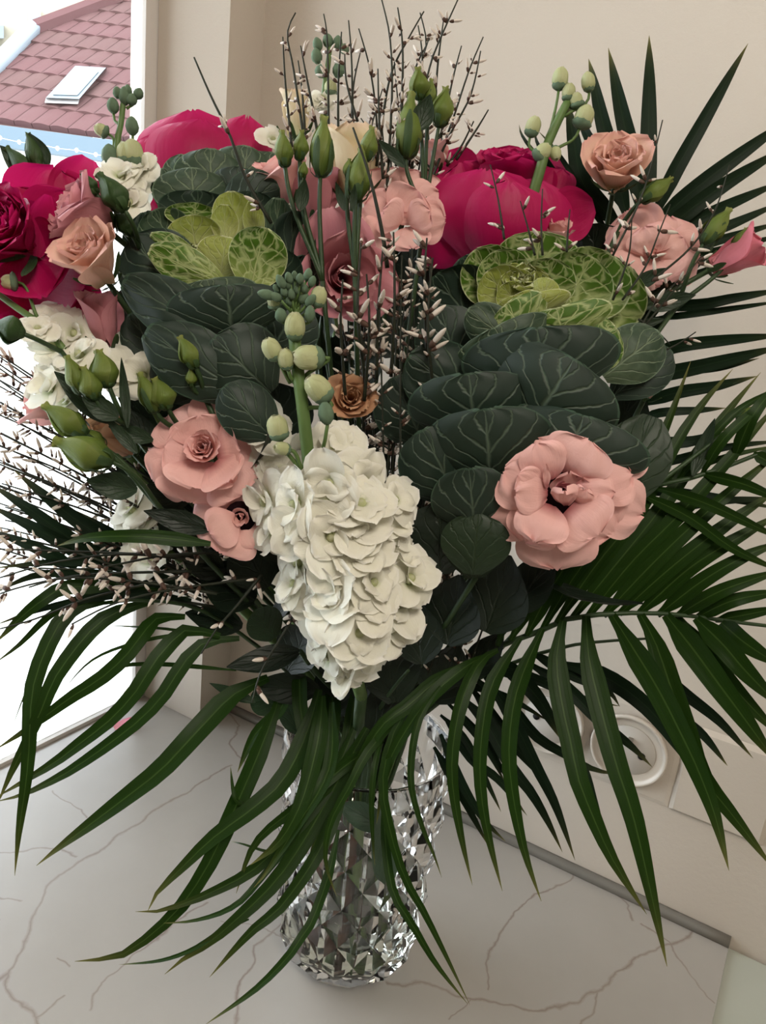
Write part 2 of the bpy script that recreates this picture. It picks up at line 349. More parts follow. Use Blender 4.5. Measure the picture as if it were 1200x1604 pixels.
P = [RM(PA1 + (AEND - PA1) * i / 24, .0035, TOP + .0032) for i in range(25)]
struct('baseboard_back', mesh('baseboard_back', *tube(P, .0058, .0058, 8)), sl)
v, f = rbox(AEND + .0003, AEND + .6, 0.002, .60, 0, TOP - .004)
tag(part('side_unit', mesh('side_unit', v, f, smooth=False), simple('pale_unit', (.42, .44, .38), .35, .5)), 'pale grey green side unit butting the end of the marble worktop', 'unit')
# sockets on the wall
def wallpt(px, py, off=0):
    r = dirw(Vector(((px - 600) / FPX, (py - 802) / FPX, 1))); return CAMP + r * ((off - rc(CAMP)[1]) / r.dot(ey))
dk = simple('socket_hole', (.01, .01, .01), .6, .2); met = simple('socket_pin', (.35, .32, .28), .3, .5, Metallic=.8)
def wallframe(p): # z out of wall
    z = ey; x = ex; y = Vector((0, 0, 1)); s_ = x.cross(y).dot(z)
    if s_ < 0: x = -x
    return Matrix(((x.x, y.x, z.x, p.x), (x.y, y.y, z.y, p.y), (x.z, y.z, z.z, p.z), (0, 0, 0, 1)))
c2 = wallpt(988, 1168); c1 = wallpt(862, 1126)
zs = (c1.z + c2.z) / 2; a1, a2 = rc(c1)[0], rc(c2)[0]; stp = (a2 - a1); a3 = a2 + stp
def plate(hw, hh, d):
    b = MB(); e = .004
    b.add(*hexa([(-hw, -hh, 0), (hw, -hh, 0), (hw, hh, 0), (-hw, hh, 0), (-hw + e, -hh + e, d), (hw - e, -hh + e, d), (hw - e, hh - e, d), (-hw + e, hh - e, d)])); return b.mesh('plate', False)
rS = .035
for i, (a, lab) in enumerate(((a1, 'round white wall socket half hidden behind the hanging palm leaflets'), (a2, 'round white wall socket with two open holes above the worktop'))):
    M = wallframe(RM(a, 0.0005, zs)); r_ = thing('wall_socket', lab, 'socket', RM(a, 0, zs), None)
    part('plate', plate(stp / 2 + .004, .046, .0008), wall_m, r_, M)
    part('socket_ring', mesh('ring', *lathe([(rS + .001, .004), (rS + .001, .0085), (rS, .009), (rS - .0018, .0088), (rS - .0024, .0055), (rS - .0045, .0050), (.004, .005)], 48)), white_m, r_, M)
    part('socket_well', mesh('well', *lathe([(rS - .010, .0051), (rS - .0105, .0058), (.002, .0062), (.0005, .0063)], 32)), simple('well', (.50, .46, .41), .5, .4) if i == 0 else bpy.data.materials['well'], r_, M)
    for dx in (-.0125, .0125): part('socket_hole', mesh('hole', *lathe([(.0036, .0062), (.0035, .0070), (.0003, .0069)], 14)), dk, r_, M @ Matrix.Translation((dx, -.001, 0)))
    v, f = hexa([(-.0022, .007, .006), (.0022, .007, .006), (.0022, .014, .006), (-.0022, .014, .006), (-.0022, .007, .011), (.0022, .007, .011), (.0022, .014, .011), (-.0022, .014, .011)])
    part('earth_pin', mesh('pin', v, f, smooth=False), met, r_, M)
M = wallframe(RM(a3 + .006, 0.0005, zs)); r_ = thing('blank_plate', 'blank white cover plate beside the open wall socket', 'plate', RM(a3, 0, zs))
part('plate', plate(stp / 2 + .001, .046, .0045), wall_m, r_, M)
# ---------------- outside the window ----------------
tile_m = []
for k in range(3):
    m = NT('red_clay_tile_%d' % k); g = m.geo(); mp = m.new('ShaderNodeMapping'); mp.inputs['Scale'].default_value = (1.2, 1.2, 3); m.link(g, mp.inputs[0])
    m.col(m.mix(m.noise(mp.outputs[0], 1.3, 4), (.098 - .004 * k, .046, .046), (.115, .060 + .003 * k, .060))); m.set(.9, .1); tile_m.append(m.m)
house = thing('neighbour_house', 'house with red tiled roof and skylight seen through the window', 'building', W(-200, 900, 14))
# roof plane through three photo points; tiles laid in courses
q0, q1, q2 = W(-420, 130, 13.5), W(300, 235, 12.0), W(260, -60, 17.0)
eu = (q1 - q0).normalized(); nr = (q1 - q0).cross(q2 - q0).normalized()
if nr.z < 0: nr = -nr
ev = nr.cross(eu).normalized()
if ev.z < 0: ev = -ev
def roofhit(px, py, off=0):
    r = dirw(Vector(((px - 600) / FPX, (py - 802) / FPX, 1))); return CAMP + r * ((q0 + nr * off - CAMP).dot(nr) / r.dot(nr))
def ruv(p): d = p - q0; return d.dot(eu), d.dot(ev)
hip = [ruv(roofhit(*p)) for p in ((-320, 400), (0, 98), (52, 45), (192, -8), (420, -100))]
def leftlim(t):
    for (ua, va), (ub, vb) in zip(hip, hip[1:]):
        if va <= t <= vb: return ua + (ub - ua) * (t - va) / (vb - va)
    return None
vs_ = [ruv(roofhit(230, y))[1] for y in (222, -60)]; v0, v1 = vs_
NC = 13; dv = (v1 - v0) / NC; uR = ruv(roofhit(420, 200))[0] + 1
tw = 0.33; tcount = 0; tmesh = None
prot = MB()
th = .055
pv = []; nn = 5
for j in (0, 1):
    for i in range(nn + 1):
        x = i / nn * tw * .97; z = .022 * math.sin(math.pi * i / nn) + (.03 if j == 0 else 0)
        pv.append(Vector((x, (0 if j == 0 else dv * 1.12), z + .0)))
pf = [(i, i + 1, nn + 2 + i, nn + 1 + i) for i in range(nn)]
b = len(pv)
for i in range(nn + 1): pv.append(Vector((i / nn * tw * .97, 0, -.05)))
pf += [(b + i, b + i + 1, i + 1, i) for i in range(nn)]
tmeshes = [mesh('roof_tile', pv, pf, smooth=False) for k in range(3)]
RB = Matrix(((eu.x, ev.x, nr.x, 0), (eu.y, ev.y, nr.y, 0), (eu.z, ev.z, nr.z, 0), (0, 0, 0, 1)))
stuffb = MB(); vis = []
uL_vis = ruv(roofhit(-30, 150))[0]; uR_vis = ruv(roofhit(260, 150))[0]
for c in range(NC + 1):
    t = v0 + c * dv; ll = leftlim(t + dv * .5)
    if ll is None: ll = -8
    u0 = max(ll, uL_vis - 6); i = 0
    x = u0 + (tw * .5 if c % 2 else 0)
    x = math.floor(x / tw) * tw + (tw * .5 if c % 2 else 0)
    while x < uR:
        if x >= ll - .1:
            p = q0 + eu * x + ev * t
            if uL_vis - 1 < x < uR_vis + .6: vis.append((p, (c * 7 + int(x / tw) * 3) % 3))
            else:
                MM = Matrix.Translation(p) @ RB; stuffb.add([MM @ w for w in pv], pf)
        x += tw
hp = [roofhit(x, y, -.055) for x, y in ((-320, 400), (0, 98), (52, 45), (192, -8), (420, -100), (420, 252), (-420, 139))]
part('roof_deck', mesh('roof_deck', hp, [(1, 2, 3, 4, 5, 6)], smooth=False), tile_m[2], house)
vis.sort(key=lambda q: (q[0] - CAMP).length)
for p, k in vis[:300]:
    part('roof_tile', tmeshes[k], tile_m[k], house, Matrix.Translation(p) @ RB)
for p, k in vis[300:]:
    MM = Matrix.Translation(p) @ RB; stuffb.add([MM @ w for w in pv], pf)
o = part('roof_tiles', stuffb.mesh('roof_tiles', False), tile_m[0], house); o['kind'] = 'stuff'
zn = simple('zinc_flashing', (.14, .16, .18), .5, .4); zl = simple('pale_render', (.72, .70, .66), .9, .1, .05, 2)
# ridge capping, gutter, wall, skylight
rg = [roofhit(x, y, .08) for x, y in ((-320, 400), (0, 98), (52, 45))]
part('hip_flashing', mesh('hip', *tube(rg, .16, .16, 6)), simple('pale_flashing', (.22, .25, .28), .6, .3), house)
rg = [roofhit(x, y, .08) for x, y in ((52, 45), (192, -8), (420, -100))]
part('ridge_tiles', mesh('ridge', *tube(resample(rg, 14), .14, .14, 6), smooth=False), tile_m[0], house)
g0, g1 = roofhit(-420, 139), roofhit(420, 252); d_ = (g1 - g0).normalized(); out = Vector((d_.y, -d_.x, 0)); out = out if out.dot(CAMP - g0) > 0 else -out
for nm, (o0, o1, z0, z1), mt in (('gutter', (-.1, .16, -.34, -.02), simple('blue_grey_gutter', (.10, .135, .165), .7, .2)), ('wall', (-6, -.1, -7, -.25), zl)):
    a, b = g0 - d_ * 2, g1 + d_ * 2
    v, f = hexa([a + out * o0 + Vector((0, 0, z0)), b + out * o0 + Vector((0, 0, z0)), b + out * o1 + Vector((0, 0, z0)), a + out * o1 + Vector((0, 0, z0)), a + out * o0 + Vector((0, 0, z1)), b + out * o0 + Vector((0, 0, z1)), b + out * o1 + Vector((0, 0, z1)), a + out * o1 + Vector((0, 0, z1))])
    part(nm, mesh(nm, v, f, smooth=False), mt, house)
def roofquad(pts, z0, z1): return hexa([roofhit(x, y, z0) for x, y in pts] + [roofhit(x, y, z1) for x, y in pts])
sk = [(72, 153), (124, 155), (166, 106), (118, 103)]
v, f = roofquad(sk, .0, .14); skf = part('skylight', mesh('skylight', v, f, smooth=False), zn, house)
v, f = roofquad([(83, 148), (121, 149), (154, 112), (119, 110)], .14, .155); part('pane', mesh('pane_', v, f, smooth=False), simple('skylight_glass', (.19, .26, .28), .3, .4), skf)
v, f = roofquad([(70, 161), (122, 163), (125, 155), (72, 153)], .05, .09); part('apron', mesh('apron', v, f, smooth=False), simple('apron', (.30, .28, .27), .6, .3), skf)
# farther building top left, street
b2 = thing('cream_house', 'cream rendered house beyond the red roof ridge', 'building', W(0, 500, 26))
def cardbox(x0, y0, x1, y1, d, dep):
    P = [W(x0, y1, d), W(x1, y1, d), W(x1, y1, d + dep), W(x0, y1, d + dep), W(x0, y0, d), W(x1, y0, d), W(x1, y0, d + dep), W(x0, y0, d + dep)]
    return hexa(P)
v, f = cardbox(-300, -140, 145, 400, 26, 5); part('wall', mesh('wall', v, f, smooth=False), simple('cream_render', (.29, .26, .20), .9, .1, .05, 1), b2)
v, f = cardbox(45, 17, 64, 48, 25.85, .3); wn = part('window', mesh('window', v, f, smooth=False), zl, b2)
v, f = cardbox(48, 20, 62, 46, 25.75, .12); part('pane', mesh('pane_', v, f, smooth=False), simple('dark_pane', (.16, .19, .22), .2, .6), wn)
v, f = cardbox(-300, 40, 6, 60, 24, 2); part('lower_roof', mesh('lroof', v, f, smooth=False), zn, b2)
gz = simple('pale_paving', (.80, .80, .78), .9, .1, .04, 1)
gp = [RM(A0 - 60, -40, -6), RM(A0 - .6, -40, -6), RM(A0 - .6, 60, -6), RM(A0 - 60, 60, -6)]
o = part('ground', mesh('ground', gp, [(0, 1, 2, 3)], smooth=False), gz); o['kind'] = 'structure'
lb = simple('bulb_glass', (.9, .9, .9), .2, .5)
ls = thing('string_lights', 'string of small white bulbs under the blue grey gutter', 'lights', W(120, 225, 11.3))
P = [W(-60 + i * 30, 206 + i * 4.9 + (2 if i % 2 else 0), 11.3) for i in range(12)]
part('wire', mesh('wire', *tube(P, .004, .004, 4)), zl, ls)
bmz = mesh('bulb', *lathe([(.01, .03), (.026, .018), (.03, 0), (.018, -.022), (.006, -.03)], 8))
for p in P: part('bulb', bmz, lb, ls, Matrix.Translation(p))
# ---------------- plant builders ----------------
def sm(x): x = min(max(x, 0), 1); return x * x * (3 - 2 * x)
def petal(name, L, Wd, th, rk=1.0, r0=.003, z0=0.0, ruf=.0, fr=3.0, jag=0, seed=0, base=.3, nu=10, nv=10, tipr=1.0, curl=0):
    """petal in its flower's frame: grows from the axis towards +X; th = angles from the axis at base, middle, edge"""
    N = nv; pr = [(r0, z0)]; r, z = r0, z0; al = []
    for j in range(N):
        v = (j + .5) / N
        a = th[0] + (th[1] - th[0]) * sm(v / .5) if v < .5 else th[1] + (th[2] - th[1]) * sm((v - .5) / .5)
        r += math.sin(a) * L / N; z += math.cos(a) * L / N; pr.append((r, z)); al.append(a)
    al.append(al[-1])
    def fn(u, v):
        j = int(round(v * N)); r, z = pr[j]; a = al[j]
        w = base + (1 - base) * math.sin(math.pi / 2 * min(1, v / .62))
        if v > .6: w *= math.sqrt(max(.02, 1 - ((v - .6) / .405) ** 2 * (.96 if tipr >= 1 else .96 * tipr)))
        s = u * Wd * w; rho = max(rk * max(r, .0025), Wd * .33)
        g = max(-2.7, min(2.7, s / rho)); x = r - rho * (1 - math.cos(g)); y = rho * math.sin(g)
        nn = noise.noise(Vector((u * 2.1 + seed * 3.7, v * 2.3, seed * 1.3)))
        d = ruf * (v ** 2.2) * (math.sin(fr * math.pi * u + seed) * (.35 + .65 * abs(u)) + 1.1 * nn) + .12 * ruf * nn
        d += curl * u * u * v * v
        jg = jag * v ** 4 * noise.noise(Vector((u * 6.3 + seed * 2.1, seed, 0)))
        x += math.cos(a) * d + math.sin(a) * jg; z += -math.sin(a) * d + math.cos(a) * jg
        return Vector((x, y, z))
    return mesh(name, *grid(fn, nu, nv))
GA = 2.39996
NECK = W(574, 1178, .600); BASE0 = W(535, 1500, .655); UPV = Vector((0, 0, 1))
VAX = Vector((0, 0, 0))
def stem_pts(p, d, k=18, side=None, neck=True):
    """from a flower's underside down through the vase mouth to its bottom"""
    off = Vector(((p - VC).x, (p - VC).y, 0)); off = off.normalized() if off.length > .001 else Vector((1, 0, 0))
    s = R.uniform(0, .030); g = R.uniform(-.9, .9); o = Matrix.Rotation(g, 3, 'Z') @ off * s
    m = VC + UPV * (VH - .01) + o; b = VC + UPV * R.uniform(.02, .05) - Matrix.Rotation(g, 3, 'Z') @ off * R.uniform(.0, .026)
    L = (p - m).length
    return resample(bez(p, p + d * L * .35, m + UPV * L * .30 + off * .01, m, 14) + [b], k)
def bez(a, b, c, d, k=12):
    return [a * (1 - t) ** 3 + b * 3 * t * (1 - t) ** 2 + c * 3 * t * t * (1 - t) + d * t ** 3 for t in [i / k for i in range(k + 1)]]
def wallsafe(p, m=.006):
    q = (p - RO).dot(ey)
    return p + ey * (m - q) if q < m else p
def leafmesh(name, b, t, wd, nrm, bend=.1, cup=.2, shape='round', ruf=0, seed=0, nu=10, nv=12, curl=0):
    ax = t - b; L = ax.length; ax.normalize(); sd = ax.cross(nrm).normalized(); nr = sd.cross(ax).normalized()
    def fn(u, v):
        if shape == 'round':
            w = math.sin(math.pi / 2 * min(1, (v + .10) / .62)) if v < .55 else math.sqrt(max(.0, 1 - ((v - .55) / .455) ** 2))
            w = max(w, .12)
        elif shape == 'petal':
            w = .30 + .70 * math.sin(math.pi / 2 * min(1, v / .58))
            if v > .58: w *= max(.03, 1 - ((v - .58) / .425) ** 2.6) ** .5
        elif shape == 'lance': w = max(.04, math.sin(math.pi * min(1, (v * .97 + .02)) ** .8) ** .9)
        else: w = max(.1, math.sin(math.pi * (v * .9 + .06) ** 1.2) ** .7)
        r = ruf * L * noise.noise(Vector((u * 2.5 + seed, v * 3, seed * .7))) * (abs(u) * .7 + .3 * v)
        if shape == 'petal': r += ruf * L * .35 * v ** 3 * (math.sin(u * 6.5 + seed) * (.3 + abs(u)) + .5 * math.sin(u * 13 + seed * 3) * v)
        r -= curl * L * v ** 4
        return b + ax * L * (v - ((.10 * abs(noise.noise(Vector((u * 2.2, seed, 0)))) + .05 * abs(noise.noise(Vector((u * 7, seed, 3))))) * v ** 5 if shape == 'petal' else 0)) + sd * (u * w * wd * .5) + nr * (bend * L * math.sin(math.pi * v) + cup * wd * .5 * (u * u) * w + r)
    return mesh(name, *grid(fn, nu, nv))
def pleaf(name, bp, tp, wpx, d0, d1, mat, root, tilt=(0, 0), bend=-.08, cup=.2, shape='round', ruf=.03, M=None, seed=None, curl=0, nu=10, nv=12):
    b, t = W(*bp, d0), W(*tp, d1); mid = (b + t) / 2; view = (CAMP - mid).normalized()
    nr = (view + dirw(Vector((tilt[0], -tilt[1], 0)))).normalized()
    return part(name, leafmesh(name, b, t, wpx * (d0 + d1) / 2 / FPX, nr, bend, cup, shape, ruf, seed if seed is not None else R.uniform(0, 50), nu, nv, curl), mat, root)
def stemleaves(root, P, k, L=.06, w=.022, mat='dleaf', a=.15, b=.55):
    for i in range(k):
        t = a + (b - a) * (i + R.random() * .5) / max(k, 1); j = int(t * (len(P) - 1)); p = P[j]; tg = (P[j] - P[j + 1]).normalized()
        o = Matrix.Rotation(R.uniform(0, 6.28), 3, tg) @ tg.orthogonal().normalized(); dr = (tg * .7 + o * .75).normalized(); l_ = L * R.uniform(.7, 1.2)
        e = wallsafe(p + dr * l_); 
        part('leaf', leafmesh('leaf', p, e, w * R.uniform(.8, 1.3), (tg - o * .5).normalized(), -.1, .25, 'lance', .03, R.random() * 9, 6, 8), M_[mat], root)
def addstem(root, p, d, r=.0022, mat='stem', leaves=2, **k):
    P = stem_pts(p, d); part('stem', mesh('stem', *tube(P, r, r * 1.15, 7)), M_[mat], root)
    if leaves: stemleaves(root, P, leaves, **k)
    return P
def sepals(root, M, n, L, w, mat='sepal', th=(1.3, .5, .3)):
    for i in range(n):
        part('sepal', petal('sepal', L, w, th, 1.0, .003, -.004, .0005, 2, 0, i, .5, 4, 6, .97), M_[mat], root, M @ Matrix.Rotation(i * 6.283 / n + .3, 4, 'Z'))
def blend(a, b, t): return a + (b - a) * t
# rose: spiral of broad petals
def rose(label, c, Rd, fd, mat, n=22, op=1.0, roll=0, group=None, ruf=.0018, stem=.0035, low=0):
    root = thing('rose', label, 'flower', c, group); M = frame_z(c, fd, roll)
    for i in range(n):
        t = i / (n - 1); g = i * GA + R.uniform(-.15, .15)
        L = Rd * blend(.78, 1.25, t ** .8); wd = Rd * blend(.30, .80, t ** .7)
        th = (blend(.5, 1.45, t ** .8) * op, blend(-.12, .62, t ** 1.3) * op, blend(.0, 1.75, t ** 1.8) * op)
        z0 = blend(.12, -.10, t) * Rd
        part('petal', petal('petal', L, wd, th, blend(1.0, 1.25, t), blend(.002, Rd * .12, t), z0, ruf * blend(.3, 1.3, t), 2.0, Rd * .04 * t, i + R.random(), .45, 14, 12, blend(.97, .99, t), -Rd * .06 * t), M_[mat], root, M @ Matrix.Rotation(g, 4, 'Z'))
    sepals(root, M @ Matrix.Translation((0, 0, -.06 * Rd)), 5, Rd * .7, Rd * .16, th=(1.4, 1.1, 1.6))
    addstem(root, c - fd * Rd * .08, -fd, stem, 'stem', 3, L=.06, w=.035)
    return root
# lisianthus: fewer, frilled petals; op 0 closed cup .. 1 wide open
def lisi(label, c, Rd, fd, mat, op=.6, n=14, roll=0, ruf=.0035, spiral=False, group=None, throat=False, leaves=2, cat='flower', name='lisianthus'):
    root = thing(name, label, cat, c, group); M = frame_z(c, fd, roll)
    for i in range(n):
        t = i / (n - 1); g = i * (GA if spiral or i < n * .5 else 2.2) + R.uniform(-.2, .2)
        o = blend(op * .35, op, t)
        L = Rd * blend(.75, 1.15, t) ; wd = Rd * blend(.36, .76, t)
        th = (blend(.5, 1.2, t) * (.45 + .6 * o), blend(-.05, 1.15, t * o * 1.05), blend(.15, 1.75, o * t ** .7))
        part('petal', petal('petal', L, wd, th, blend(1.0, 1.35, t), blend(.0015, Rd * .06, t), blend(.08, -.04, t) * Rd, ruf * blend(.4, .9, t) * Rd / .05, R.choice((1.6, 2.1, 2.6)), Rd * .05, i + R.random() * 5, .40, 16, 12, .985), M_[mat], root, M @ Matrix.Rotation(g, 4, 'Z'))
    if throat: part('throat', mesh('throat', *lathe([(Rd * .30, Rd * .10), (Rd * .2, Rd * .03), (.002, .0)], 16)), M_['centre'], root, M @ Matrix.Translation((0, 0, 0)))
    sepals(root, M, 5, Rd * .55, Rd * .07, th=(1.2, .8, .6))
    addstem(root, c - fd * .003, -fd, .0017, 'stem', leaves, L=.05, w=.02)
    return root
# closed lisianthus bud: three overlapping twisted petals on a calyx
def bud_mesh(L, w, seed, twist=1.2, open_=0):
    mb = MB()
    for k in range(3):
        def fn(u, v):
            g = k * 2.094 + u * 1.45 + twist * v; r = w * .5 * (.92 * min(1, (v + .04) / .36) ** .7 if v < .32 else .92 * (.5 + .5 * math.cos(math.pi * ((v - .32) / .68) ** 1.15)) ** .70) * (1 + .20 * u * (1 - .6 * v) + .05 * math.sin(9 * v + k * 2 + seed)) + .0006
            if v > .80: r = max(r, w * (.15 + .10 * open_))
            if v > .93: r += w * .07 * math.sin(u * 5 + seed)
            return Vector((r * math.cos(g), r * math.sin(g), L * v * (1 - .05 * abs(u) * (v > .9)) - .001))
        mb.add(*grid(fn, 8, 12))
    return mb.mesh('bud')
def bud(root, b, t, w, mat='bud', seed=1, sep=True, name='bud'):
    L = (t - b).length; M = frame_z(b, t - b, seed); o = part(name, bud_mesh(L, w, seed), M_[mat], root, M)
    if sep:
        for i in range(5):
            part('calyx_lobe', petal('calyx_lobe', L * R.uniform(.4, .75), w * .15, (1.35, .05, -.12), 1.0, .0008, -.002, .0003, 1, 0, i, .6, 3, 7, .99, 0), M_['sepal'], o, M @ Matrix.Rotation(i * 1.2566, 4, 'Z') @ Matrix.Scale(1.07, 4))
    return o
def spray(label, buds, join, leaves=(), group=None, d=.45, stem=.0016, mat='bud', r_=None):
    """buds: (base px, tip px, width px[, depth]); side stems meet at join (px, depth)"""
    jp = W(*join); root = thing('lisianthus_bud_spray', label, 'buds', jp, group)
    for i, bb in enumerate(buds):
        dp = bb[3] if len(bb) > 3 else d; b, t = W(*bb[0], dp), W(*bb[1], dp - .004)
        bud(root, b, t, bb[2] * dp / FPX, mat, i * 1.7 + len(label))
        ax = (b - t).normalized(); part('side_stem', mesh('side_stem', *tube(bez(b, b + ax * (jp - b).length * .4, jp + (b - jp) * .3, jp, 10), stem * .8, stem, 6)), M_['stem'], root)
    addstem(root, jp, (NECK - jp).normalized(), stem, 'stem', 1)
    for lf in leaves: pleaf('leaf', lf[0], lf[1], lf[2], lf[3], lf[3] - .005, M_[lf[4] if len(lf) > 4 else 'leaf'], root, shape='lance')
    return root
# stock florets
SP = [petal('petal', .0185, .0105 + .001 * k, (.8, 1.25 + .12 * k, 1.75 + .16 * k), 1.6, .0015, 0, .0017, 1.0 + .3 * k, .0006, k * 2.3, .34, 10, 9, .99, -.0015) for k in range(5)]
SI = [petal('petal', .0140, .0085, (.30, .55 + .2 * k, 1.35 + .25 * k), 1.3, .0010, .001, .0014, 1.3, .0005, k * 4.3 + 1, .40, 9, 8, .99) for k in range(4)]
SC = mesh('floret_centre', *lathe([(.0012, -.006), (.0030, -.001), (.0032, .003), (.0022, .0055), (.0004, .0062)], 8))
def floret(root, c, fd, s=1.0, mat='white', n=5, m=4):
    M = frame_z(c, fd, R.uniform(0, 6)) @ Matrix.Scale(s, 4); f = part('floret', SC, M_['budw'], root, M); ph = R.random(); m = R.choice((1, 2, 3, 4)) if m == 4 else m
    for i in range(n): 
        o = part('petal', R.choice(SP), M_[mat], f, M @ Matrix.Rotation(i * 6.283 / n + R.uniform(-.25, .25), 4, 'Z') @ Matrix.Rotation(R.uniform(-.25, .2), 4, 'Y') @ Matrix.Scale(R.uniform(.85, 1.12), 4))
    for i in range(m): part('petal', R.choice(SI), M_[mat], f, M @ Matrix.Rotation(ph + i * 6.283 / max(m, 1) + .6, 4, 'Z') @ Matrix.Scale(R.uniform(.85, 1.15), 4))
    return f
def ovoid(L, w, k=8): return lathe([(w * .18, 0), (w * .42, L * .2), (w * .5, L * .45), (w * .40, L * .75), (w * .2, L * .93), (w * .04, L)], k)
GB = mesh('green_bud', *ovoid(1, .62)); GB2 = mesh('green_bud', *ovoid(1, .8))
def sbud(root, b, t, w, mat='budg', name='bud', open_=False):
    """downy stock bud: calyx with folded petals showing at the tip"""
    L = (t - b).length; M = frame_z(b, t - b, R.uniform(0, 6))
    o = part(name, mesh('calyx', *ovoid(L * (.55 if open_ else 1), w * (.86 if open_ else 1))), M_['budg' if mat == 'budw' else mat], root, M)
    if open_ or mat == 'budw':
        for i in range(3): part('folded_petal', petal('folded_petal', L * 1.12, w * .66, (1.0, -.05, -1.0), 1.0, w * .16, L * .06, .0004, 2, 0, i, .7, 7, 8, .99), M_['budw'], o, M @ Matrix.Rotation(i * 2.09, 4, 'Z'))
    return o
# broom twig with small white buds
GWM = []
for k in range(4):
    mb = MB(); L = .0052 + .0011 * k; w = .0016 + .0002 * k
    mb.add(*[x for x in ovoid(L, w, 6)]); v, f, u = lathe([(w * .15, -.0015), (w * .5, -.0002), (w * .54, L * .12), (w * .42, L * .24)], 6); mb.add(v, f, u, 1); GWM.append(mb.mesh('bud'))
def twig(label, pts, dens=1.0, r=.0009, group=None, seed=0, t0=.15, size=1.0, tonk=False, name='broom_twig'):
    P = [wallsafe(W(*p), .012) for p in pts]; P = crom(P, 5); P = resample(P, 14)
    rr = random.Random(seed * 13 + 5); root = thing(name, label, 'twig', P[-1] if not tonk else P[-1], group)
    part('stem', mesh('stem', *tube(P, r * .45, r, 5)), M_['twig'], root)
    L = sum((a - b).length for a, b in zip(P, P[1:])); k = int(L / .012 * dens)
    for i in range(k):
        t = t0 + (1 - t0) * (i + rr.random()) / max(k, 1); j = min(int(t * 14), 13); p = P[j].lerp(P[j + 1], t * 14 - j) if j < 14 else P[-1]
        up = (P[j] - P[j + 1]).normalized()
        for q in range(rr.choice((1, 2, 2, 3))):
            o = Matrix.Rotation(rr.uniform(0, 6.28), 3, up) @ up.orthogonal().normalized(); d = (up * rr.uniform(.3, 1.0) + o).normalized()
            part('bud', GWM[rr.randrange(4)], [M_['gw'], M_['gr']], root, frame_z(p + d * .0026 + up * rr.uniform(-.002, .002), d) @ Matrix.Scale(size * rr.uniform(.7, 1.3), 4))
    return root
# palm leaflet strip
def strip(P, w, nrm_tilt=0, fold=.22, taper=2.0, base=.35, curl=0):
    m = 15; P = resample(crom(P, 6), m); vs, fs, us = [], [], []
    for i, p in enumerate(P):
        t = i / m; tg = (P[min(i + 1, m)] - P[max(i - 1, 0)]).normalized(); vw = (CAMP - p).normalized()
        nr = (Matrix.Rotation(nrm_tilt + curl * t, 3, tg) @ vw); nr = (nr - tg * nr.dot(tg)).normalized(); sd = tg.cross(nr)
        ww = w * .5 * (base + (1 - base) * sm(t / .22)) * max(.015, (1 - t ** 2.8)) / max(math.cos(min(abs(nrm_tilt), 1.0)), .6)
        for j, u in enumerate((-1, -.5, 0, .5, 1)):
            vs.append(p + sd * (u * ww) + nr * (abs(u) * ww * fold)); us.append((u * .5 + .5, t))
    for i in range(m):
        for j in range(4): fs.append((i * 5 + j, i * 5 + j + 1, i * 5 + j + 6, i * 5 + j + 5))
    return mesh('leaflet', vs, fs, us)
def frond(label, rach, leafs, mat='palm', r=.0022, group=None, rmat='stem'):
    """rach: [(x, y, depth)]; leafs: (points px, width px, d0, d1[, material])"""
    P = [wallsafe(W(*p), .01) for p in rach]; root = thing('palm_frond', label, 'palm leaf', P[-1], group)
    part('rachis', mesh('rachis', *tube(resample(crom(P, 6), 16), r * .45, r, 6)), M_[rmat], root)
    for i, lf in enumerate(leafs):
        pts, w, d0, d1 = lf[:4]; n_ = len(pts) - 1
        Q = [wallsafe(W(x, y, d0 + (d1 - d0) * k / n_ - .012 * math.sin(math.pi * k / n_)), .004) for k, (x, y) in enumerate(pts)]
        part('leaflet', strip(Q, 1.22 * w * (d0 + d1) / 2 / FPX, R.uniform(-.3, .3), R.uniform(.10, .25)), M_[lf[4] if len(lf) > 4 else mat], root)
    return root

def placed(label, c, fd, mat, pets, core=(.02, 10, .5), ruf=.05, name='lisianthus', throat=0, sep=True, stem=.0018, roll=0, spiral=True, cmat=None):
    """a bloom whose outer petals are set one by one: (base px, tip px, width px, depth base, depth tip[, options])"""
    root = thing(name, label, 'flower', c); M = frame_z(c, fd, roll); Rd, k, op = core
    for i in range(k):
        t = i / max(k - 1, 1); L = Rd * blend(.8, 1.15, t)
        th = (blend(.5, 1.25, t) * (.4 + .6 * op), blend(-.12, .9, t * op), blend(-.05, 1.6, op * t ** .9))
        part('petal', petal('petal', L, Rd * blend(.34, .74, t), th, blend(1.0, 1.25, t), blend(.0012, Rd * .08, t), blend(.08, -.04, t) * Rd, Rd * .04, 1.6, Rd * .03, i * 1.7, .45, 14, 11, .985), M_[cmat or mat], root, M @ Matrix.Rotation(i * GA, 4, 'Z'))
    for q in pets:
        kw = dict(shape='petal', bend=-.10, cup=.12, ruf=ruf * 2.0, curl=.10, nu=18, nv=14); kw.update(q[5] if len(q) > 5 else {})
        pleaf('petal', q[0], q[1], q[2], q[3], q[4], M_[mat], root, **kw)
    if throat: part('throat', mesh('throat', *lathe([(throat, throat * .25), (throat * .6, throat * .05), (.001, .0)], 16)), M_['centre'], root, M)
    if sep: sepals(root, M @ Matrix.Translation((0, 0, -.004)), 5, Rd * .8, Rd * .12, th=(1.3, .9, .8))
    addstem(root, c - fd * .006, -fd, stem, 'stem', 2, L=.05, w=.02)
    return root
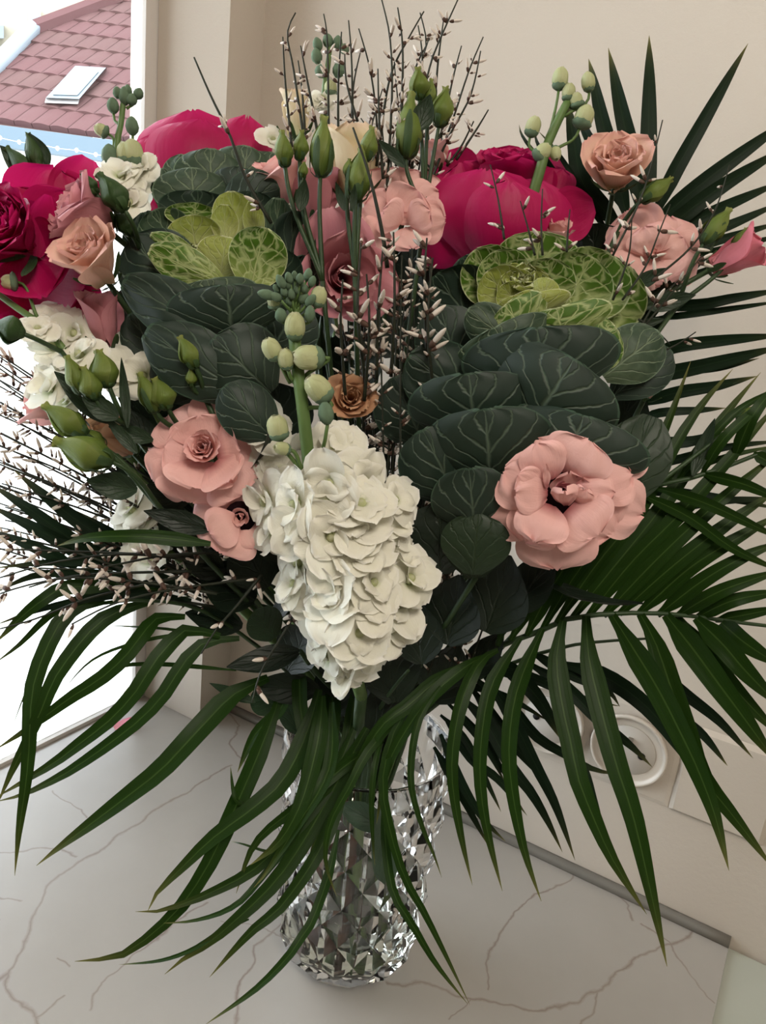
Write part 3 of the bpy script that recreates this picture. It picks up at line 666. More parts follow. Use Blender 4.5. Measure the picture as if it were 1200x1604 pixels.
# ---------------- cut crystal vase ----------------
VC = on_top(541, 1482); VC.z = TOP; VH = .2085
def vr(z):   # outer radius at height
    t = z / VH; return .0585 + .0110 * t ** 1.2 - .010 * max(0, 1 - t / .14) ** 1.6
vb = MB(); NR, NCc = 11, 13; st = VH / NR
ring = {}
vs, fs = [], []
def vp(i, j, dr=0, zz=None):
    z = j * st if zz is None else zz; g = (i + (j % 2) * .5) / NCc * 2 * math.pi; r = vr(z) + dr
    return Vector((r * math.cos(g), r * math.sin(g), z))
for j in range(1, NR):
    for i in range(NCc):
        ring[(i, j)] = len(vs); vs.append(vp(i, j, -.0022 if 1 < j < NR - 1 else -.001))
for i in range(NCc):
    ring[(i, 0)] = len(vs); vs.append(vp(i, 0, -.006, 0.0)); ring[(i, NR)] = len(vs)
    vs.append(vp(i, NR, -.0035, VH))
def rg_(i, j): return ring[(i % NCc, j)]
for j in range(1, NR):        # a raised diamond around every lattice edge pair: peak between rows
    for i in range(NCc):
        e = j % 2; L_, R_ = (i - 1 + e, i + e)     # neighbours of the row above/below that meet at column position
        # diamond: bottom = (x, j-1), top = (x, j+1), left/right in row j
        if j + 1 <= NR and j - 1 >= 0:
            bo = rg_(i + (1 if e else 0), j - 1) if e else rg_(i, j - 1); to = rg_(i + (1 if e else 0), j + 1) if e else rg_(i, j + 1)
            if not e: bo = rg_(i, j - 1); to = rg_(i, j + 1)
            le, ri = (rg_(i, j), rg_(i + 1, j))
            g = ((i + 1) if e else (i + .5)) / NCc * 2 * math.pi
            pk = len(vs); z = j * st; r = vr(z) + (.0028 if 1 < j < NR - 1 else .001)
            if e: pass
            vs.append(Vector((r * math.cos(g), r * math.sin(g), z)))
            # rows alternate by half a step, so the vertex over/under the middle of (le, ri):
            bo = rg_(i + 1, j - 1) if e else rg_(i, j - 1); to = rg_(i + 1, j + 1) if e else rg_(i, j + 1)
            fs += [(bo, ri, pk), (ri, to, pk), (to, le, pk), (le, bo, pk)]
n0 = len(vs)
# close bottom and top rims, inner wall
for i in range(NCc):
    fs.append((rg_(i, 0), rg_(i, 1) if False else rg_(i, 1), rg_(i + 1, 0)))
    fs.append((rg_(i, NR), rg_(i + 1, NR), rg_(i, NR - 1)) if (NR % 2 == 0) else (rg_(i, NR), rg_(i + 1, NR), rg_(i + 1, NR - 1)))
KI = 2 * NCc; inner = [(VH + .0012, .0012), (VH + .001, .0035), (VH - .004, .0062), (VH * .6, .0085), (VH * .3, .0095), (.024, .011), (.017, .017), (.0155, .03)]
iv = len(vs); 
for (z, ins) in inner:
    for i in range(KI):
        g = i / KI * 2 * math.pi + (.5 * (NR % 2)) / NCc * 2 * math.pi; r = vr(min(z, VH)) - ins; vs.append(Vector((r * math.cos(g), r * math.sin(g), z)))
for k in range(len(inner) - 1):
    for i in range(KI): a, b = iv + k * KI + i, iv + k * KI + (i + 1) % KI; fs.append((a, b, b + KI, a + KI))
fs.append(tuple(iv + (len(inner) - 1) * KI + i for i in range(KI)))
for i in range(NCc):
    a0_, a1_, a2_ = iv + (2 * i) % KI, iv + (2 * i + 1) % KI, iv + (2 * i + 2) % KI
    fs += [(rg_(i, NR), a0_, a1_), (rg_(i, NR), a1_, rg_(i + 1, NR)), (rg_(i + 1, NR), a1_, a2_)]
bc = len(vs); vs.append(Vector((0, 0, .002)))
for i in range(NCc): fs.append((rg_(i + 1, 0), rg_(i, 0), bc))
vm_ = mesh('vase', vs, fs, smooth=False)
import bmesh
bm = bmesh.new(); bm.from_mesh(vm_); bmesh.ops.recalc_face_normals(bm, faces=bm.faces); bm.to_mesh(vm_); bm.free()
gls = NT('cut_crystal'); gls.b.inputs['Base Color'].default_value = (.99, .99, .98, 1); gls.set(.03, .5); gls.b.inputs['Transmission Weight'].default_value = 1; gls.b.inputs['IOR'].default_value = 1.36
tag(part('vase', vm_, gls.m, None, Matrix.Translation(VC)), 'cut crystal glass vase with raised diamond facets standing on the marble worktop', 'vase')
wat = NT('water'); wat.b.inputs['Base Color'].default_value = (.90, .93, .84, 1); wat.set(.0, .5); wat.b.inputs['Transmission Weight'].default_value = 1; wat.b.inputs['IOR'].default_value = 1.33
wz = .075
wo = tag(part('water', mesh('water', *lathe([(.012, .0172), (vr(.02) - .0155, .0175), (vr(.03) - .0104, .026), (vr(wz) - .0096, wz - .001), (vr(wz) - .011, wz), (.002, wz)], 40)), wat.m, None, Matrix.Translation(VC)), 'shallow cloudy water at the bottom of the crystal vase', 'water')
# folded broad leaf hanging over the vase and a cut flower stub inside
rt = thing('folded_leaf', 'broad folded green leaf hanging over the front of the crystal vase', 'leaf', W(565, 1240, .545))
pleaf('blade', (600, 1255), (605, 1386), 42, .545, .538, M_['sage'], rt, bend=.05, cup=.35, shape='petal', nu=12)
pleaf('blade', (612, 1300), (536, 1262), 40, .546, .548, M_['sage'], rt, bend=.08, cup=.4, shape='blade')
# ---------------- ornamental kales ----------------
def kale(label, c, fd, Rd, roll, outer, tiers, n=22, stemr=.007, lean=0):
    root = thing('ornamental_kale', label, 'ornamental kale', c); M = frame_z(c, fd, roll)
    for i in range(n):
        t = i / (n - 1); g = i * GA + R.uniform(-.12, .12); mt = tiers(t)
        L = Rd * blend(.45, 1.12, t ** .9); wd = Rd * blend(.26, .74, t ** .75)
        th = (blend(.5, 1.45, t), blend(-.15, .55, t ** 1.3), blend(-.35, .45, t ** 1.4))
        part('leaf', petal('leaf', L, wd, th, 1.12, blend(.001, Rd * .14, t), blend(.10, -.12, t) * Rd, .0016, 3.6, Rd * .05, i + R.random(), .45, 16, 14, .975), M_[mt], root, M @ Matrix.Rotation(g, 4, 'Z'))
    for lf in outer:
        bp, tp, w, d0, d1, mt = lf[:6]; kw = lf[6] if len(lf) > 6 else {}
        k2 = dict(bend=.10, cup=-.12, ruf=.05); k2.update(kw); pleaf('leaf', bp, tp, w, d0, d1, M_[mt], root, **k2)
    P = stem_pts(c - fd * Rd * .15, -fd); part('stem', mesh('stem', *tube(P, stemr, stemr * .8, 10)), M_['stem'], root)
    return root
K1 = W(819, 452, .470)
B_ = dict(bend=-.10, cup=.30, ruf=.07, nu=14, nv=14)     # leaf cupped towards the heart, seen from inside
F_ = dict(bend=.12, cup=-.30, ruf=.08, nu=14, nv=14)     # seen from outside
kale('ornamental kale with tight lime green heart and white netted veins beneath the large pink rose', K1, face(-.05, .45, .88), .0155, .4, [
  ((820, 478), (798, 424), 60, .470, .462, 'heart', B_), ((826, 478), (832, 416), 64, .472, .464, 'heart', B_), ((828, 480), (856, 428), 56, .468, .460, 'heart', B_), ((816, 482), (786, 446), 48, .464, .457, 'heart', B_), ((842, 484), (862, 436), 48, .460, .453, 'heart', F_), ((815, 486), (806, 462), 62, .458, .451, 'heart', F_),
  ((835, 470), (846, 362), 135, .500, .492, 'lime', B_), ((905, 505), (985, 415), 140, .500, .488, 'lime', B_), ((890, 500), (958, 398), 125, .492, .480, 'lime', B_), ((878, 490), (928, 402), 115, .483, .470, 'lime', B_),
  ((800, 480), (742, 392), 95, .486, .474, 'lime', B_), ((805, 475), (775, 393), 85, .480, .470, 'lime', B_), ((845, 485), (868, 405), 90, .476, .466, 'lime', B_), ((815, 490), (762, 425), 80, .472, .462, 'heart', B_),
  ((835, 500), (830, 462), 125, .462, .452, 'heart', dict(F_, cup=-.35)), ((885, 540), (872, 482), 165, .458, .446, 'lime', F_), ((815, 545), (732, 486), 70, .466, .457, 'mid', F_), ((805, 575), (775, 512), 165, .458, .446, 'mid', F_), ((835, 530), (790, 478), 110, .460, .452, 'lime', F_), ((900, 560), (965, 512), 100, .462, .452, 'lime', F_),
  ((770, 545), (682, 430), 135, .495, .480, 'dark', B_), ((785, 520), (725, 402), 110, .496, .484, 'dark', B_),
  ((850, 630), (842, 512), 250, .447, .427, 'dark', F_), ((945, 590), (1035, 522), 95, .462, .458, 'mid', F_), ((960, 620), (1052, 548), 80, .475, .470, 'dark'),
  ((830, 668), (900, 562), 225, .440, .420, 'dark', F_), ((745, 695), (735, 584), 205, .450, .427, 'dark', F_), ((760, 640), (640, 558), 120, .475, .455, 'dark', F_), ((720, 590), (690, 480), 110, .49, .475, 'dark'),
  ((770, 760), (760, 640), 205, .442, .417, 'dark', F_), ((880, 745), (915, 650), 240, .435, .419, 'dark', F_), ((720, 790), (662, 672), 130, .455, .43, 'dark', F_), ((960, 800), (1022, 652), 110, .452, .446, 'leaf', dict(shape='blade')),
  ((745, 840), (735, 733), 130, .445, .42, 'dark', F_), ((665, 700), (618, 590), 110, .485, .47, 'dark'), ((740, 900), (750, 805), 110, .44, .43, 'leaf'), ((690, 900), (690, 790), 120, .46, .44, 'dleaf'),
 ], lambda t: 'heart', 15)
K2 = W(330, 395, .475)
kale('ornamental kale with open yellow green heart behind the white flower spike', K2, face(.0, .70, .70), .018, 1.2, [
  ((310, 405), (298, 336), 85, .468, .456, 'heart', B_), ((370, 385), (362, 299), 66, .480, .470, 'heart', B_), ((352, 385), (352, 320), 44, .466, .458, 'heart', dict(B_, shape='blade')), ((402, 385), (394, 314), 34, .472, .468, 'heart', dict(B_, shape='blade')),
  ((345, 437), (354, 370), 84, .450, .440, 'heart', F_), ((392, 455), (415, 356), 92, .446, .434, 'lime', B_), ((355, 448), (234, 390), 62, .446, .438, 'lime', dict(F_, shape='blade')), ((315, 408), (235, 368), 36, .458, .450, 'lime', dict(F_, shape='blade')),
  ((305, 360), (306, 317), 92, .482, .474, 'lime', B_), ((310, 365), (310, 298), 120, .490, .484, 'dark', B_), ((278, 405), (242, 328), 85, .480, .470, 'mid', B_), ((430, 420), (436, 310), 62, .484, .474, 'mid', dict(B_, shape='blade')), ((395, 350), (400, 300), 70, .492, .488, 'dark', B_),
  ((260, 420), (226, 332), 75, .486, .478, 'dark', B_),
  ((300, 480), (205, 372), 130, .462, .450, 'dark', F_), ((275, 470), (212, 400), 60, .46, .455, 'mid', dict(F_, shape='blade')), ((375, 545), (193, 440), 92, .434, .425, 'dark', dict(F_, shape='blade')), ((365, 530), (355, 446), 195, .430, .413, 'dark', F_), ((340, 500), (325, 437), 150, .442, .432, 'mid', F_),
  ((395, 625), (228, 518), 110, .432, .42, 'dark', dict(F_, shape='blade')), ((425, 615), (335, 528), 135, .430, .419, 'dark', F_), ((430, 690), (350, 605), 90, .425, .415, 'dark', F_), ((440, 480), (466, 330), 80, .482, .470, 'dark', B_),
  ((460, 490), (478, 400), 60, .485, .47, 'dark', B_), ((330, 620), (240, 560), 90, .447, .44, 'dark', F_), ((270, 600), (205, 490), 80, .46, .455, 'dark'), ((420, 560), (470, 470), 110, .46, .455, 'dark'), ((430, 470), (448, 390), 70, .462, .452, 'dark', B_)], lambda t: 'heart', 5)
K3 = W(340, 300, .56)
kale('ornamental kale with grey green veined leaves partly hidden behind the open yellow green one', K3, face(.15, .85, .35), .022, 2.2, [
  ((305, 345), (300, 262), 125, .505, .498, 'mid', F_), ((330, 325), (330, 232), 115, .525, .518, 'mid', F_), ((268, 340), (250, 264), 42, .512, .51, 'mid', dict(F_, shape='blade')), ((290, 310), (285, 241), 64, .535, .532, 'mid', F_), ((375, 320), (388, 228), 110, .535, .528, 'mid', F_),
  ((350, 330), (436, 290), 80, .50, .498, 'dark', F_), ((400, 330), (432, 240), 90, .54, .536, 'mid', F_), ((370, 330), (380, 262), 90, .512, .508, 'dark', F_)], lambda t: 'mid', 5)
# ---------------- large pink roses ----------------
RF = dict(bend=.16, cup=-.42, ruf=.02, curl=-.02); RBk = dict(bend=-.10, cup=.35, ruf=.03, curl=.12)
placed('large hot pink rose with broad petals behind the netted lime green kale', W(795, 318, .535), face(.02, .84, .52), 'rose', [
  ((775, 350), (752, 231), 140, .560, .560, RBk), ((820, 350), (825, 228), 130, .563, .563, RBk), ((845, 350), (868, 254), 90, .555, .550, RBk), ((740, 340), (692, 236), 90, .555, .552, RBk), ((705, 350), (672, 262), 70, .548, .545, RBk),
  ((790, 345), (800, 246), 150, .548, .540, RBk), ((755, 350), (722, 250), 100, .542, .532, RBk),
  ((752, 408), (762, 262), 172, .520, .498, RF), ((815, 405), (842, 280), 132, .524, .506, RF), ((735, 400), (702, 282), 110, .530, .515, RF), ((770, 412), (798, 282), 150, .512, .492, RF), ((738, 402), (672, 352), 100, .535, .528, RF),
  ((855, 350), (930, 322), 84, .520, .506, dict(shape='blade', bend=-.05, cup=.2)), ((860, 320), (884, 262), 56, .535, .53, RBk)], (.036, 16, .55), .02, 'rose', stem=.0035)
placed('hot pink rose with spiral centre and pointed petals beside the window', W(40, 380, .450), face(-.12, .15, .98), 'rose', [
  ((78, 390), (92, 256), 150, .486, .478, RBk), ((95, 360), (140, 246), 84, .490, .486, dict(RBk, shape='blade')), ((45, 380), (22, 292), 140, .482, .468, RBk), ((20, 400), (-25, 320), 120, .48, .47, RBk), ((60, 400), (110, 300), 110, .476, .466, RBk),
  ((45, 405), (112, 352), 130, .470, .452, RBk), ((50, 420), (128, 440), 165, .470, .455, RBk), ((60, 440), (130, 500), 120, .472, .464, RBk), ((45, 440), (62, 532), 150, .476, .466, RBk), ((20, 430), (-15, 500), 120, .475, .465, RBk), ((60, 420), (150, 490), 80, .478, .47, RBk),
  ((40, 400), (95, 408), 120, .458, .442, RBk), ((36, 400), (66, 458), 120, .458, .440, RBk), ((25, 395), (22, 452), 110, .456, .442, RBk), ((58, 402), (76, 308), 50, .452, .436, dict(shape='blade', bend=-.08, cup=.4)), ((40, 380), (52, 318), 100, .462, .448, RBk), ((20, 380), (-10, 345), 90, .462, .45, RBk)], (.033, 24, .42), .02, 'rose', stem=.0035, roll=1)
placed('hot pink rose seen from behind above the hidden grey green kale', W(312, 262, .60), face(.0, .80, .25), 'rose', [
  ((318, 320), (302, 171), 190, .600, .590, RF), ((370, 310), (388, 180), 90, .598, .592, RF), ((265, 320), (243, 204), 100, .590, .580, RF), ((250, 340), (234, 305), 46, .585, .583, RF), ((310, 330), (318, 186), 170, .585, .575, RF), ((255, 330), (232, 250), 60, .58, .575, RF)], (.03, 8, .5), .02, 'rose', stem=.0035)
# ---------------- lisianthus flowers ----------------
OB = dict(curl=.14, cup=-.10, bend=.06)
placed('fully open pale pink lisianthus with dark throat in front of the palm', W(878, 772, .428), face(.0, .05, .99), 'pink', [
  ((905, 745), (903, 662), 92, .430, .430, OB), ((960, 750), (1004, 702), 62, .434, .436, OB), ((930, 745), (955, 680), 72, .428, .428, OB), ((862, 745), (838, 686), 84, .424, .422, OB), ((845, 790), (766, 812), 92, .428, .430, OB), ((872, 800), (872, 896), 128, .430, .428, OB),
  ((920, 780), (1016, 808), 100, .428, .432, OB), ((905, 790), (965, 838), 90, .427, .428, OB), ((852, 775), (790, 738), 100, .424, .418, OB), ((925, 770), (994, 742), 82, .424, .420, OB), ((855, 795), (822, 850), 90, .425, .420, OB),
  ((888, 744), (922, 690), 112, .421, .408, dict(OB, bend=.14)), ((862, 752), (842, 696), 76, .420, .410, OB), ((857, 762), (856, 728), 12, .414, .406, dict(shape='lance')), ((845, 765), (815, 745), 50, .418, .410, OB), ((890, 796), (935, 838), 112, .420, .409, dict(OB, bend=.12)), ((862, 790), (838, 846), 88, .420, .410, dict(OB, bend=.10)), ((858, 772), (812, 772), 70, .419, .409, OB), ((900, 768), (965, 772), 62, .418, .41, OB),
  ((886, 792), (884, 762), 44, .420, .408, dict(bend=.1, cup=-.5, ruf=.22, curl=-.2)), ((902, 788), (918, 768), 34, .420, .408, dict(bend=.1, cup=-.45, ruf=.2)), ((893, 780), (892, 742), 62, .426, .415, dict(cup=.3, ruf=.15))], (.012, 5, .3), .06, throat=.017, cmat='dusty')
placed('pale pink lisianthus with spiral centre beside the white flower spike', W(324, 706, .428), face(-.02, .15, .98), 'pink', [
  ((325, 690), (345, 621), 84, .438, .436, OB), ((300, 692), (262, 648), 96, .436, .434, OB), ((350, 700), (390, 656), 84, .436, .436, OB), ((290, 715), (229, 702), 92, .436, .434, OB), ((285, 730), (240, 758), 92, .434, .432, OB), ((310, 740), (298, 787), 118, .434, .430, OB), ((345, 735), (378, 775), 96, .434, .430, OB), ((360, 712), (400, 702), 84, .436, .436, OB),
  ((322, 700), (312, 650), 100, .428, .420, B_ if 0 else dict(curl=.08)), ((302, 712), (258, 700), 90, .428, .418, dict(curl=.08)), ((316, 722), (308, 764), 110, .426, .415, dict(curl=.08)), ((340, 712), (374, 708), 96, .427, .418, dict(curl=.08)), ((335, 725), (358, 752), 84, .424, .414, dict(curl=.08))], (.0155, 11, .45), .05, roll=1)
placed('dusky blush lisianthus tucked under the spiral centred pink one', W(378, 808, .440), face(.0, -.15, .95), 'blush', [
  ((372, 808), (300, 812), 92, .444, .438, OB), ((372, 818), (345, 866), 100, .440, .432, OB), ((382, 815), (398, 858), 90, .442, .436, OB), ((370, 800), (330, 776), 84, .444, .440, OB), ((384, 800), (396, 768), 70, .444, .442, OB), ((372, 812), (330, 836), 70, .434, .426, OB)], (.010, 4, .4), .05, throat=.009, sep=False)
placed('blush lisianthus with layered ruffled petals to one side of the large pink rose', W(632, 342, .512), face(.15, .35, .90), 'blush', [
  ((615, 345), (616, 256), 118, .520, .516, OB), ((640, 340), (662, 262), 90, .520, .516, OB), ((650, 338), (690, 300), 80, .514, .508, OB), ((645, 346), (696, 345), 72, .508, .500, OB), ((615, 350), (568, 325), 80, .514, .508, OB), ((610, 362), (578, 378), 70, .514, .51, OB), ((640, 355), (645, 386), 66, .508, .498, OB), ((620, 345), (655, 298), 80, .504, .494, dict(curl=.05)), ((628, 350), (600, 330), 60, .502, .494, OB), ((640, 348), (672, 332), 54, .5, .49, OB)], (.010, 5, .4), .06, sep=False)
lisi('pink lisianthus with cupped petals behind the three slim green buds', W(448, 315, .52), .030, face(-.25, .75, .5), 'pink', .45, 12, 1.1, .003)
lisi('dusky pink lisianthus cup standing directly behind the tallest slim bud', W(492, 350, .525), .036, face(.05, .9, .35), 'dusty', .25, 10, .7, .002)
lisi('creamy peach lisianthus cup standing upright among the green buds', W(552, 308, .522), .043, face(.05, .93, .3), 'cream', .14, 10, 1.9, .002)
lisi('dusky pink lisianthus hanging open between the two kales', W(525, 440, .50), .040, face(.25, -.15, .85), 'dusty', .72, 10, 1.0, .003)
lisi('peach pink lisianthus with rolled centre against the wall palm', W(962, 290, .51), .030, face(-.15, .45, .85), 'peach', .48, 15, .6, .003, True)
placed('crumpled pale pink lisianthus below the peach pink one by the wall', W(1025, 395, .515), face(-.05, .30, .92), 'blush', [
  ((1018, 398), (978, 330), 92, .522, .520, OB), ((1030, 398), (1050, 334), 100, .522, .518, OB), ((1015, 402), (950, 392), 92, .518, .514, OB), ((1040, 402), (1098, 398), 96, .516, .508, OB), ((1025, 405), (1040, 440), 110, .512, .502, OB), ((1010, 400), (985, 436), 90, .512, .505, OB), ((1025, 398), (1010, 356), 70, .506, .498, OB), ((1032, 402), (1072, 372), 70, .506, .498, OB)], (.014, 8, .6), .10, sep=False)
lisi('small rosy lisianthus bloom pointing away from the bouquet towards the wall', W(1118, 420, .50), .030, face(.80, .35, .40), 'rosy', .20, 10, .4, .003)
lisi('tiny pale pink half open lisianthus under the kale edge by the wall', W(1012, 618, .49), .017, face(.2, .8, .5), 'blush', .25, 8, .4, .003, leaves=0)
lisi('dusty pink frilled lisianthus overlapping the rose beside the window', W(170, 362, .445), .031, face(-.62, .40, .55), 'dusty', .45, 12, .2, .004)
lisi('peach lisianthus with cream outer petals under the dusty frilled one', W(165, 436, .435), .031, face(-.18, .45, .82), 'peach', .34, 12, .9, .003)
lisi('dark dusky pink lisianthus cup in shade beneath the peach one', W(168, 540, .455), .030, face(-.05, .90, .30), 'dusty', .16, 8, .2, .001, leaves=1)
lisi('small apricot lisianthus with rolled centre beside the kale and white spike', W(549, 632, .47), .0185, face(.08, .15, .95), 'tan', .62, 15, .3, .003, True)
lisi('apricot pink lisianthus half hidden behind the two fat green buds', W(205, 705, .46), .028, face(-.4, .6, .5), 'tan', .3, 9, 1.2, .002)
lisi('pale pink lisianthus glimpsed behind the pointed green leaf by the window', W(105, 645, .485), .028, face(-.6, .3, .5), 'blush', .6, 10, 2.2, .003)
lisi('pale lisianthus petals showing between large rose and blush bloom', W(683, 262, .55), .020, face(-.1, .8, .4), 'blush', .5, 8, 1.0, .003, leaves=0)
lisi('small blush lisianthus peeping out between rose and crumpled bloom', W(868, 380, .515), .016, face(.1, .7, .6), 'blush', .5, 8, 2.0, .003, leaves=0)
lisi('pale greenish cream lisianthus cup behind the upright broom twigs', W(466, 212, .58), .030, face(-.02, .95, .2), 'cream', .12, 8, .4, .001, leaves=0)
# ---------------- lisianthus buds ----------------
spray('three slim upright green buds in front of the pink lisianthus cups', [((502, 273), (508, 178), 37), ((446, 257), (441, 200), 27), ((470, 247), (473, 200), 22), ((474, 275), (477, 250), 13)], (505, 440, .465), [((470, 330), (478, 280), 22, .455)], d=.46)
spray('pair of plump green buds in front of the creamy peach lisianthus', [((558, 312), (568, 226), 38), ((574, 248), (584, 194), 26), ((545, 275), (548, 245), 16)], (556, 430, .462), [((540, 330), (526, 285), 14, .45), ((552, 330), (556, 288), 12, .45)], d=.455)
spray('three tall green buds rising above the blush lisianthus', [((636, 245), (645, 140), 40, .505), ((657, 152), (654, 102), 30, .515), ((688, 195), (700, 133), 34, .51), ((672, 165), (676, 120), 20, .52)], (665, 330, .51), [((655, 205), (674, 148), 34, .50), ((636, 262), (592, 218), 18, .50)], d=.5)
spray('pair of yellow green buds near the spiral centred pink lisianthus', [((262, 637), (240, 588), 38), ((243, 642), (216, 580), 30)], (290, 680, .44), [], d=.425)
spray('small pointed green bud in front of the dark kale leaves', [((305, 572), (279, 523), 29, .415), ((300, 600), (298, 575), 16, .42)], (322, 625, .43), [], d=.415)
spray('cluster of three green buds on one stem beside the white florets', [((170, 602), (152, 544), 42, .415), ((148, 622), (128, 570), 34, .41), ((128, 612), (102, 553), 30, .41)], (200, 668, .43), [((180, 662), (85, 582), 42, .425, 'leaf'), ((185, 655), (128, 622), 34, .412, 'leaf'), ((240, 700), (200, 640), 36, .435, 'dleaf'), ((200, 670), (190, 560), 16, .42, 'leaf')], d=.415)
spray('two fat yellow green buds lying outward over the broom twigs', [((132, 678), (64, 632), 42, .415), ((172, 722), (80, 688), 54, .405), ((160, 700), (110, 672), 34, .425)], (255, 800, .44), [((215, 710), (165, 652), 20, .42, 'leaf'), ((215, 768), (135, 752), 44, .42, 'leaf'), ((240, 690), (170, 668), 26, .43, 'leaf'), ((330, 830), (225, 800), 36, .43, 'dleaf')], d=.41)
spray('dark green bud pair leaning over the dusty frilled lisianthus', [((193, 326), (152, 268), 40, .425), ((148, 300), (125, 268), 20, .43), ((205, 365), (178, 325), 26, .44)], (222, 400, .46), [], d=.43, mat='sepal')
spray('ragged green bud beside the small rosy bloom by the wall', [((1105, 378), (1146, 324), 32, .485), ((1152, 392), (1172, 354), 22, .49)], (1060, 480, .50), [((1010, 480), (1090, 462), 30, .495, 'leaf'), ((1040, 500), (960, 520), 16, .5, 'leaf')], d=.49)
spray('single pale green bud beside the peach pink lisianthus against the palm', [((1008, 312), (1056, 277), 30, .495)], (975, 350, .51), [], d=.5)
spray('thin arching stem with small green bud over the wall palm leaflets', [((1160, 658), (1192, 632), 16, .47), ((940, 678), (958, 666), 14, .425)], (930, 830, .47), [((1085, 745), (1120, 655), 24, .475, 'leaf')], d=.47)
spray('green pointed leaves and bud behind the rose beside the window', [((48, 276), (8, 228), 30, .50), ((60, 262), (42, 205), 24, .50), ((72, 290), (50, 262), 20, .49)], (80, 420, .50), [((55, 285), (0, 228), 34, .5, 'leaf'), ((75, 262), (45, 208), 30, .5, 'leaf')], d=.5, mat='sepal')
spray('green bud on the outer edge under the rose beside the window', [((33, 522), (-14, 505), 44, .41)], (95, 550, .43), [], d=.41, mat='sepal')
# ---------------- white stock spikes ----------------
S1 = thing('stock_flower', 'tall white stock spike with silvery bud cluster at the front of the bouquet', 'flower', W(562, 1080, .47))
rows = [(752, 476, 560), (790, 420, 610), (832, 432, 600), (872, 470, 616), (912, 470, 632), (950, 492, 618), (988, 515, 612), (1022, 520, 566), (1044, 546, 550)]
for ri, (y, xa, xb) in enumerate(rows):
    k = max(1, round((xb - xa) / 47)); xc = (xa + xb) / 2
    for i in range(k + 1):
        x = xa + (xb - xa) * i / k if k else xc; q = (x - xc) / max((xb - xa) / 2, 1); d = .425 - .024 * math.sqrt(max(0, 1 - q * q)) + .022 * (ri / 8)
        floret(S1, W(x + R.uniform(-6, 6), y + R.uniform(-6, 6), d), face(q * .9 + R.uniform(-.4, .4), .2 + R.uniform(-.5, .5), .75), (1.04 if ri < 7 else .85) * R.uniform(.85, 1.15), 'white' if ri < 7 else 'cream')
for (x, y, d, s) in ((420, 672, .430, .85), (520, 705, .440, .95), (420, 715, .440, .75), (535, 695, .44, .75), (440, 745, .436, .8), (505, 735, .436, .8), (475, 715, .447, .9)): floret(S1, W(x, y, d), face(R.uniform(-.3, .3), .3, .8), s)
SPn = [W(*p) for p in ((462, 470, .405), (462, 540, .402), (472, 620, .403), (480, 690, .408), (486, 745, .415), (500, 850, .43), (540, 1000, .455), (566, 1090, .50))]
part('stem', mesh('stem', *tube(resample(crom(SPn, 5), 24), .0032, .0042, 10)), M_['lstem'], S1)
Pn = stem_pts(SPn[-1], Vector((0, 0, -1))); part('stem', mesh('stem', *tube(Pn, .0042, .004, 8)), M_['stem'], S1)
for (bx, by, tx, ty, w, sx, sy) in ((436, 565, 416, 530, 32, 455, 600), (452, 580, 444, 545, 26, 462, 600), (516, 628, 482, 590, 44, 478, 640), (508, 560, 458, 560, 46, 476, 590), (440, 690, 430, 650, 40, 470, 735), (455, 705, 430, 700, 24, 475, 740)):
    b, t = W(bx, by, .398), W(tx, ty, .393); sbud(S1, b, t, w * .396 / FPX, 'budw', open_=True)
    s = W(sx, sy, .404); part('side_stem', mesh('side_stem', *tube(bez(s, s.lerp(b, .5) , b + (b - t) * .5, b, 6), .0012, .001, 6)), M_['lstem'], S1)
b, t = W(513, 665, .396), W(508, 628, .394); sbud(S1, b, t, 26 * .395 / FPX, 'budg'); part('side_stem', mesh('side_stem', *tube([W(501, 722, .41), W(509, 690, .402), b], .0011, .001, 6)), M_['lstem'], S1)
for (x, y, tx, ty, w, mt) in ((462, 535, 462, 488, 34, 'budw'), (495, 482, 503, 448, 30, 'budw'), (430, 485, 428, 462, 26, 'budw'), (442, 505, 438, 482, 20, 'budg'), (485, 505, 486, 478, 18, 'budg'), (432, 465, 403, 458, 17, 'budg'), (440, 470, 424, 460, 15, 'budg'), (480, 440, 485, 420, 15, 'budg'), (470, 445, 470, 428, 14, 'budg'), (455, 445, 450, 426, 14, 'budg'), (446, 452, 434, 430, 15, 'budg'), (470, 475, 482, 460, 16, 'budg'), (458, 470, 455, 452, 13, 'budg'), (465, 462, 466, 446, 12, 'budg'), (448, 465, 442, 450, 13, 'budg'), (476, 460, 480, 446, 12, 'budg'), (456, 480, 450, 464, 12, 'budg'), (480, 478, 494, 462, 15, 'budg'), (440, 458, 428, 446, 12, 'budg'), (462, 440, 461, 424, 11, 'budg'), (486, 450, 492, 432, 13, 'budg'), (450, 455, 452, 438, 11, 'budg'), (472, 456, 473, 438, 11, 'budg')):
    dj = .400 + R.uniform(-.006, .002); b, t = W(x, y, dj), W(tx, ty, dj - .004); sbud(S1, b, t, w * .98 * .4 / FPX, mt, open_=(mt == 'budw'))
    part('side_stem', mesh('side_stem', *tube([W(462, 500 + (y - 480) * .5, .403), b], .0008, .0007, 5)), M_['lstem'], S1)
